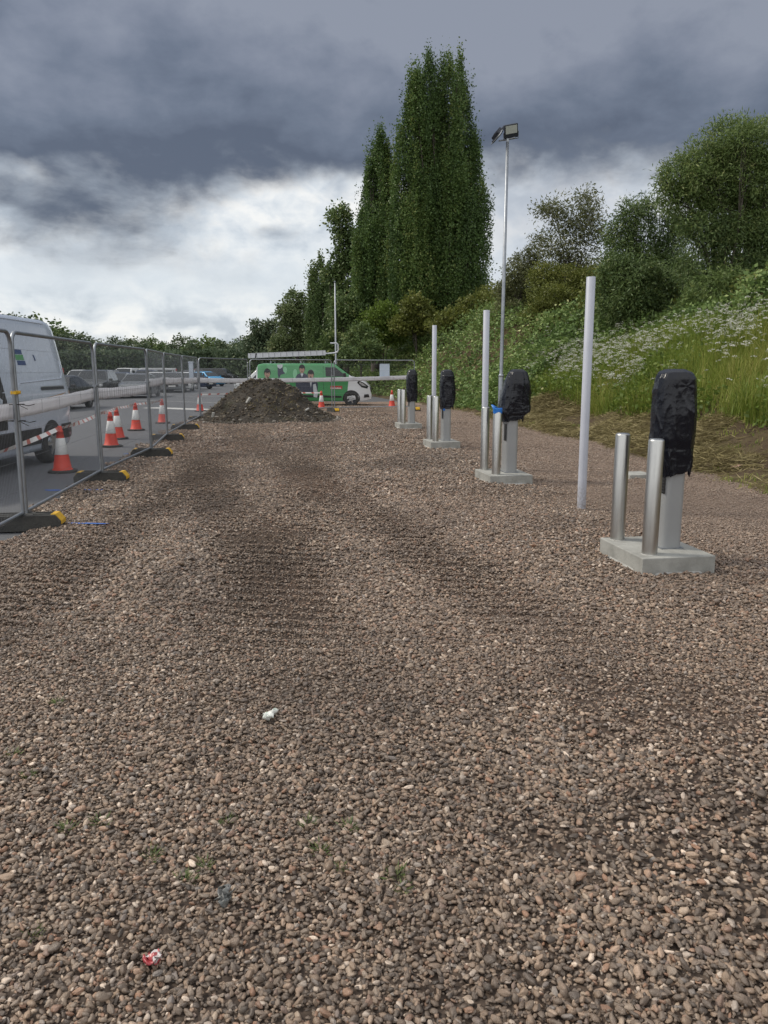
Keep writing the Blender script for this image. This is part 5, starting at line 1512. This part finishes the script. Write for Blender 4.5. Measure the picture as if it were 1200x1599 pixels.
tree('sparse_tree', 'slender sparse tree with thin bare stems, between mast and ragged willow', 'tree', (W(890, 450, 40).x, 40, bz_at(890, 40)),
     px_clumps(40, [(862, 325, 24, 12), (850, 332, 16, 9), (880, 345, 22, 18), (915, 318, 20, 22), (925, 340, 18, 20), (905, 355, 20, 16), (870, 385, 26, 20), (915, 385, 24, 22), (845, 375, 16, 14), (935, 365, 14, 16), (890, 415, 34, 20)]), 12500, .15, .38, 'twiggy', .05, .05, 8, .22, stems=5, shell=.2)
tree('dense_bush', 'olive brown bush under the sparse tree', 'bush', (W(880, 470, 38).x, 38, bz_at(880, 38)),
     px_clumps(38, [(850, 435, 26, 22), (885, 440, 34, 24), (920, 445, 28, 24), (865, 465, 36, 16), (910, 470, 34, 14), (940, 460, 18, 20), (850, 490, 34, 16), (890, 495, 36, 14), (930, 492, 30, 14)]), 30000, .13, .4, 'olive', .06, 0, 14, .14)
tree('dense_bush', 'small grey green bush beside the floodlight mast', 'bush', (W(815, 470, 42).x, 42, bz_at(815, 42)),
     px_clumps(42, [(805, 425, 20, 16), (822, 408, 18, 14), (800, 448, 20, 16), (835, 400, 14, 12), (825, 440, 22, 18), (810, 470, 30, 14), (790, 460, 14, 14), (800, 488, 30, 14), (830, 490, 28, 14)]), 16000, .14, .4, 'twiggy', .05, 0, 12, .16)
tree('dense_bush', 'broad leaved green bush above the white flowers, under the willow', 'bush', (W(1185, 520, 21).x, 21, bz_at(1185, 21)),
     px_clumps(21, [(1185, 478, 30, 24), (1215, 470, 44, 34), (1208, 510, 34, 26), (1165, 488, 16, 14), (1240, 500, 44, 40), (1190, 450, 26, 20)]), 13000, .12, .62, 'bramble', .05, .1, 10, .12)
tree('dense_bush', 'soft pale green bush beside the very dark bush', 'bush', (W(1120, 480, 25.5).x, 25.5, bz_at(1120, 25.5)),
     px_clumps(25.5, [(1110, 455, 30, 22), (1145, 445, 28, 22), (1085, 475, 20, 16), (1130, 482, 32, 16), (1100, 495, 30, 14), (1150, 490, 26, 16)]), 16000, .13, .3, 'willow', .05, .2, 12, .14)

# ---- trees left of the poplars and the distant line
tree('round_tree', 'pale green rounded tree beside the short poplar', 'tree', (W(462, 560, 74).x, 74, -.03), px_clumps(74, [(462, 470, 15, 14), (450, 490, 16, 14), (470, 495, 16, 16), (455, 520, 20, 20), (475, 530, 16, 22), (440, 540, 16, 18)]), 12000, .26, .6, 'pale', .14, 0, 14, .25)
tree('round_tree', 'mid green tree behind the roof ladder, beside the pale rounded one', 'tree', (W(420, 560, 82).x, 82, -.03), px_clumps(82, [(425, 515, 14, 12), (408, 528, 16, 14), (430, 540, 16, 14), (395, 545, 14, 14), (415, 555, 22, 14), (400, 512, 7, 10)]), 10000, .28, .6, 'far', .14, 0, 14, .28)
protos = []
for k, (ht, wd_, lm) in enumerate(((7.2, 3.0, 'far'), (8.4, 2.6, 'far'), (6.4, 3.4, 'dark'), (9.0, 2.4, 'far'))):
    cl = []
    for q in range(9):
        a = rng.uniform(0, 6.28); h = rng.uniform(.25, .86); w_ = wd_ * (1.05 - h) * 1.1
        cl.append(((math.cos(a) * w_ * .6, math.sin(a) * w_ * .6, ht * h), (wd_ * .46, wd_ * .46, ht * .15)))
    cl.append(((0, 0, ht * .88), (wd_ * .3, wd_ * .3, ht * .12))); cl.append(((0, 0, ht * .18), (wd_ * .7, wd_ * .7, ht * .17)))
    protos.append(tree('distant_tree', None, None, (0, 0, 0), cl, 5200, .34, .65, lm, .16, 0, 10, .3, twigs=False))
first = [True] * 4
spots = []
xs_ = [-50, -28, -10, 6, 22, 38, 54, 70, 88, 104, 118, 132, 148, 164, 180, 196, 212, 226, 240, 256, 272, 288, 304, 318, 332, 346, 360, 374, 388, 402]
for i, px in enumerate(xs_):
    Yt = 122 + (i * 37 % 11) * 1.6 - max(0, px - 300) * .18
    ytop = np.interp(px, [-50, 60, 80, 92, 118, 150, 200, 250, 300, 316, 345, 375, 402], [500, 498, 500, 520, 525, 528, 532, 534, 530, 524, 540, 532, 520]) + random.uniform(-8, 5)
    X = (px - 600) / FPX * .9834 * Yt
    H = W(px, ytop, Yt).z
    k = (i * 7 + i // 4) % 4
    if first[k]: o = protos[k]; first[k] = False
    else: o = copy_tree(protos[k])
    hh = (7.2, 8.4, 6.4, 9.0)[k]
    o.location = (X, Yt, -.03); s_ = H / hh
    o.scale = (s_ * random.uniform(1.15, 1.55), s_ * random.uniform(1.15, 1.55), s_); o.rotation_euler = (0, 0, random.uniform(0, 6.28))
    tag(o, 'dark green tree in the distant line beyond the parked cars', 'tree', 'trees in the distant line beyond the car park')
# thick scrub filling the foot of that line
n = 75000
px = rng.uniform(-80, 560, n); Yt = rng.uniform(112, 122, n) - np.clip(px - 330, 0, 300) * .17
X = (px - 600) / FPX * .9834 * Yt
hmax = 2.6 + 3.6 * fbm(X * .12, Yt * .1, seed=301)
z = hmax * rng.random(n) ** .7
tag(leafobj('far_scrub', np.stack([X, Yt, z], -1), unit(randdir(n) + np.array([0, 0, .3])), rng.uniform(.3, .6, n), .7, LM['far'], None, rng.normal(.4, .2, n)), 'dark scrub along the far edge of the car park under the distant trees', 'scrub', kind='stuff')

# ---- brambles over the bank
def bramble(n, ya, yb, d0, d1, size, hf, lm='bramble', keep=None, powr=1.6):
    y = ya + (yb - ya) * rng.random(n) ** powr; d = rng.uniform(d0, d1, n)
    x = XF(y) + d
    h = hf(x, y, d)
    k = h > .05
    if keep is not None: k &= keep(x, y, d)
    x, y, d, h = x[k], y[k], d[k], h[k]
    u = rng.random(len(x)) ** .35
    lumps = fbm(x * 1.5, y * 1.5, seed=320, octv=3)
    z = BZ(x, y) + h * (.55 + .9 * lumps) * u
    U = unit(np.stack([rng.normal(-.45, .7, len(x)), rng.normal(-.35, .7, len(x)), rng.normal(-.05, .45, len(x))], -1))
    rd = .12 + .75 * fbm(x * .9, y * .9, seed=321) + rng.normal(0, .13, len(x))
    return np.stack([x, y, z], -1), U, size * rng.uniform(.6, 1.4, len(x)), rd
def hb(x, y, d):
    near = np.clip((y - 27) / 5, 0, 1)
    hh = np.clip((d - .25) / .9, 0, 1) * near + np.clip((d - 4.3) / 1.2, 0, 1) * (1 - near)
    return hh * (.75 + .75 * fbm(x * .5, y * .5, seed=330))
A = [bramble(60000, 14, 34, 0, 11, .12, hb, powr=1.0), bramble(52000, 30, 62, 0, 13, .15, hb, powr=1.3), bramble(26000, 56, 105, -1, 12, .24, hb, powr=1.2)]
P, U, S, rd = (np.concatenate([q[i] for q in A]) for i in range(4))
tag(leafobj('brambles', P, U, S, .72, LM['bramble'], None, rd), 'thick bramble thicket spilling over the bank', 'brambles', kind='stuff')
n = 60000
y = rng.uniform(19, 58, n); d = rng.uniform(5.2, 12, n); x = XF(y) + d
hh = 1.2 + 2.2 * fbm(x * .35, y * .35, seed=340, octv=3)
hh = hh * np.clip((d - 5.0) / 2.2, 0, 1)
cl = fbm(x * .9, y * .9, seed=341)
k = rng.random(n) < np.clip((cl - .3) * 4, .1, 1)
x, y, hh = x[k], y[k], hh[k]
z = BZ(x, y) + hh * rng.random(len(x)) ** .55
tag(leafobj('undergrowth', np.stack([x, y, z], -1), unit(randdir(len(x)) + np.array([-.3, -.2, .1])), rng.uniform(.10, .20, len(x)), .5, LM['olive'], None, np.clip(.1 + .8 * fbm(x * .7, y * .7, seed=343) + rng.normal(0, .1, len(x)), 0, 1)), 'tangled undergrowth joining the bushes along the bank top', 'undergrowth', kind='stuff')
# arching bramble shoots standing out of the mass
mb = MB(); PP = []; UU = []
for k in range(150):
    y = random.uniform(19, 50); d = random.uniform(1.2 if y > 27 else 5.5, 9); x = float(XF(y)) + d
    z = float(BZ(x, y)) + .5
    a = random.uniform(0, 6.28); L = random.uniform(.7, 1.5)
    pts = [Vector((x + math.cos(a) * L * u, y + math.sin(a) * L * u * .6, z + L * (1.15 * u - .95 * u * u))) for u in (0, .2, .4, .6, .8, 1)]
    mb.tube(pts, [.012, .011, .010, .008, .006, .003], 4, cap=False)
    for u_ in range(1, 6):
        for q in range(5):
            PP.append(np.array(pts[u_]) + rng.normal(0, .06, 3)); UU.append(rng.normal(size=3) + np.array([0, -.3, -.1]))
cn = mb.build('bramble_shoots', M['bark']); tag(cn, 'arching bramble shoots rising from the thicket', 'brambles', kind='stuff')
leafobj('shoot_leaves', np.array(PP), unit(np.array(UU)), rng.uniform(.09, .17, len(PP)), .7, LM['bramble'], cn)

# ---- tall grass and white flower heads on the near slope
def blades(n, ya, yb, d0, d1, h0, h1, w, lean, seed, mat, name, label, keep=None, flat=0, rn=(.5, .2), parent=None):
    y = rng.uniform(ya, yb, n); d = rng.uniform(d0, d1, n); x = XF(y) + d
    cl = fbm(x * 1.1, y * 1.1, seed=seed, octv=3)
    k = rng.random(n) < np.clip((cl - .25) * 3.0, .12, 1)
    if keep is not None: k &= keep(x, y, d)
    x, y, d, cl = x[k], y[k], d[k], cl[k]; n = len(x)
    h = (h0 + (h1 - h0) * rng.random(n)) * (.6 + .8 * cl)
    a = rng.uniform(0, 6.28, n); ln = np.abs(rng.normal(0, lean, n)) + flat
    dx_, dy_ = np.cos(a), np.sin(a)
    b0 = np.stack([x, y, BZ(x, y) - .02], -1)
    sd = np.stack([-dy_, dx_, np.zeros(n)], -1) * (w * rng.uniform(.6, 1.4, n))[:, None]
    def at(u, up): return b0 + np.stack([dx_ * ln * h * u ** 1.8, dy_ * ln * h * u ** 1.8, h * up], -1)
    hz = 1 / np.sqrt(1 + ln ** 2)
    p1 = at(.5, .5 * hz + .05 * (flat == 0)); p2 = at(1.0, .92 * hz)
    V = np.stack([b0 - sd, b0 + sd, p1 + sd * .8, p1 - sd * .8, p2 + sd * .15, p2 - sd * .15], 1)
    I = np.arange(n)[:, None] * 6
    F = np.concatenate([I + np.array([[0, 1, 2, 3]]), I + np.array([[3, 2, 4, 5]])])
    rd = np.repeat(np.clip(rn[0] + (fbm(x * .6, y * .6, seed=seed + 3) - .5) * .9 + rng.normal(0, rn[1], n), 0, 1), 6)
    o = npmesh(name, V.reshape(-1, 3), F, mat, parent, False, {'rnd': rd})
    if label: tag(o, label, 'grass', kind='stuff')
    return o
gk = lambda x, y, d: rng.random(len(x)) < np.clip((34 - y) / 6, 0, 1)
blades(105000, 9, 34, 1.95, 6.6, .30, .95, .0065, .6, 401, LM['grass'], 'tall_grass', 'tall uncut yellow green grass on the near slope of the bank', gk)
blades(30000, 5, 34, -.15, 2.2, .02, .16, .006, .8, 411, LM['grass'], 'short_grass', 'short mown green grass stubble at the foot of the bank', lambda x, y, d: fbm(x * .8, y * .8, seed=415) > .5, rn=(.45, .2))
# dried cuttings raked along the foot
def cuttings(n):
    y = rng.uniform(5, 36, n); d = rng.uniform(-.35, 2.7, n); x = XF(y) + d
    ridge = fbm(x * .9, y * .7, seed=421, octv=3)
    k = rng.random(n) < np.clip((ridge - .33) * 4, .08, 1) * np.clip((d + .45) * 2, 0, 1)
    x, y, d, ridge = x[k], y[k], d[k], ridge[k]; n = len(x)
    z = BZ(x, y) + np.clip(ridge - .40, 0, 1) * .8 * rng.random(n) + .01
    a = rng.normal(.5, .9, n)
    U = unit(np.stack([np.cos(a), np.sin(a), rng.normal(0, .22, n)], -1))
    rd = np.clip(.15 + .75 * fbm(x * 1.2, y * 1.2, seed=423) + rng.normal(0, .22, n), 0, 1)
    return leafobj('grass_cuttings', np.stack([x, y, z], -1), U, rng.uniform(.08, .30, n), .05, LM['straw'], None, rd)
tag(cuttings(230000), 'dried grass cuttings raked along the foot of the bank', 'cut grass', kind='stuff')
# weedy leaves among the grass
n = 34000
y = rng.uniform(10, 34, n); d = rng.uniform(1.8, 6.5, n); x = XF(y) + d
k = fbm(x * .9, y * .9, seed=431) > .47
x, y = x[k], y[k]
tag(leafobj('broad_weeds', np.stack([x, y, BZ(x, y) + rng.uniform(.05, .75, len(x))], -1), unit(randdir(len(x)) + np.array([-.2, -.3, 0])), rng.uniform(.05, .15, len(x)), .6, LM['bright'], None), 'broad leaved weeds among the tall grass', 'weeds', kind='stuff')
# cow parsley / yarrow heads
n = 6500
y = rng.uniform(11, 34, n); d = rng.uniform(2.2, 6.6, n); x = XF(y) + d
cl = fbm(x * .55, y * .55, seed=441, octv=3)
k = rng.random(n) < np.clip((cl - .38) * 4.5, .08, 1) * np.exp(-((d - 3.8) / 2.0) ** 2)
x, y, d = x[k], y[k], d[k]; n = len(x)
hgt = rng.uniform(.6, 1.05, n); z = BZ(x, y)
ctr = np.stack([x + rng.normal(0, .08, n), y + rng.normal(0, .08, n), z + hgt], -1)
mb_n = 22
R0 = rng.uniform(.035, .10, n)
a = rng.uniform(0, 6.28, (n, mb_n)); q = np.sqrt(rng.random((n, mb_n)))
tl = rng.normal(0, .25, (n, 2))
fx_ = np.cos(a) * q * R0[:, None]; fy_ = np.sin(a) * q * R0[:, None]
fz_ = tl[:, :1] * fx_ + tl[:, 1:] * fy_ - q * q * R0[:, None] * .35
FP = ctr[:, None] + np.stack([fx_, fy_, fz_], -1); FP = FP.reshape(-1, 3)
fl = leafobj('white_wildflowers', FP, unit(randdir(len(FP)) * np.array([1, 1, .35])), rng.uniform(.012, .026, len(FP)) * 1.25, .9, LM['petal'], None, np.repeat(rng.normal(.55, .25, n), mb_n))
tag(fl, 'flat white flower heads scattered through the tall grass', 'wildflowers', kind='stuff')
st_ = np.stack([x, y, z], -1); wv = np.array([.004, 0, 0])
V = np.stack([st_ - wv, st_ + wv, ctr + wv * .6, ctr - wv * .6], 1).reshape(-1, 3)
npmesh('flower_stems', V, np.arange(n * 4).reshape(n, 4), LM['grass'], fl, False, {'rnd': np.repeat(rng.uniform(.3, .8, n), 4)})

# turf scraps and roots on the soil heap
hp = bpy.data.objects['soil_heap']
xx, yy, zz_ = heap_pts(2600, 0, .8)
k = fbm(xx * 1.4 + 3, yy * 1.4, seed=451) > .50
P = np.stack([xx, yy, zz_], -1)[k]
tag(leafobj('turf_scraps', P, unit(randdir(len(P)) + np.array([0, 0, .35])), rng.uniform(.05, .15, len(P)), .16, LM['straw'], hp, rng.uniform(0, .6, len(P))), kind='stuff')

# ---- small weeds in the gravel
wl = [(530, 1370), (500, 1335), (545, 1297), (322, 1362), (290, 1385), (160, 1290), (50, 1470), (235, 1345), (630, 1400), (480, 1290), (355, 1290), (45, 1215), (90, 1100), (20, 1180), (620, 1378), (105, 1300)]
wp = None
for i, (px, py) in enumerate(wl):
    p = W(px, py, 10); tt = (0 - EYE) / (p.z - EYE); gx, gy = p.x * tt, 10 * tt
    if wp is None or i % 4 == 0:
        t = empty('weed_tuft', (0, 0, 0))
        n = 46; a = rng.uniform(0, 6.28, n); r_ = rng.random(n) * .03
        P = np.stack([np.cos(a) * r_, np.sin(a) * r_, np.zeros(n)], -1)
        U = unit(np.stack([np.cos(a) * .9, np.sin(a) * .9, rng.uniform(.25, 1.1, n)], -1))
        leafobj('blades', P, U, rng.uniform(.016, .045, n), .10, LM['dark'], t, rng.uniform(.2, 1, n)); wp = t
    else:
        t = copy_tree(wp)
    t.location = (gx, gy, float(GZ(gx, gy)) + .008); t.rotation_euler = (0, 0, random.uniform(0, 6.28)); s_ = random.uniform(.7, 1.15); t.scale = (s_, s_, s_)
    tag(t, 'tiny green weed tuft growing up through the gravel', 'weed', 'weed tufts in the gravel')

# ---- litter
def crumple(name, px, py, w_, h_, stops, label, seed, rz):
    p = W(px, py, 10); tt = (0.02 - EYE) / (p.z - EYE); gx, gy = p.x * tt, 10 * tt
    k = 14
    U_, V_ = np.meshgrid(np.linspace(-.5, .5, k), np.linspace(-.5, .5, k), indexing='ij')
    X = U_ * w_ * (1 + .3 * (vnoise(V_ * 4, U_ * 2, seed=seed) - .5)) + .012 * np.sin(V_ * 9); Y_ = V_ * h_ + .01 * np.sin(U_ * 8)
    Z = (1 - np.abs(2 * fbm(U_ * 3.1, V_ * 3.1, seed=seed, octv=2) - 1)) * .045 + U_ * .03
    I = np.arange(k * k).reshape(k, k)
    F = np.stack([I[:-1, :-1], I[1:, :-1], I[1:, 1:], I[:-1, 1:]], -1).reshape(-1, 4)
    m, nt, b = mat_base(name + '_print')
    link(nt, ramp(nt, noise(nt, objco(nt), 22, 2, .5), stops, 'CONSTANT'), b.inputs['Base Color']); b.inputs['Roughness'].default_value = .35
    o = npmesh(name, np.stack([X, Y_, Z], -1).reshape(-1, 3), F, m, None, False)
    o.location = (gx, gy, float(GZ(gx, gy)) + .008); o.rotation_euler = (0, 0, rz)
    sd = o.modifiers.new('thickness', 'SOLIDIFY'); sd.thickness = .0008
    return tag(o, label, 'litter')
crumple('crumpled_wrapper', 422, 1119, .048, .04, [(0, (.62, .66, .62)), (.42, (.70, .72, .70)), (.56, (.20, .42, .26)), (.64, (.62, .40, .33))], 'crumpled white and green wrapper lying on the gravel', 501, .4)
crumple('torn_wrapper', 239, 1508, .055, .026, [(0, (.36, .05, .06)), (.46, (.42, .09, .10)), (.52, (.56, .52, .52))], 'torn red and white wrapper lying on the near gravel', 507, -.6)
crumple('grey_scrap', 352, 1415, .03, .034, [(0, (.13, .135, .13)), (.5, (.19, .19, .185))], 'grey torn scrap lying between the stones', 511, .9)
p = W(1155, 690, 12.2)
crumple('pale_scrap', 1137, 690, .16, .08, [(0, (.55, .36, .30)), (.5, (.48, .33, .28))], 'pale pink scrap on the cut grass at the foot of the bank', 515, .2).location = (p.x, 12.2, float(BZ(p.x, 12.2)) + .03)
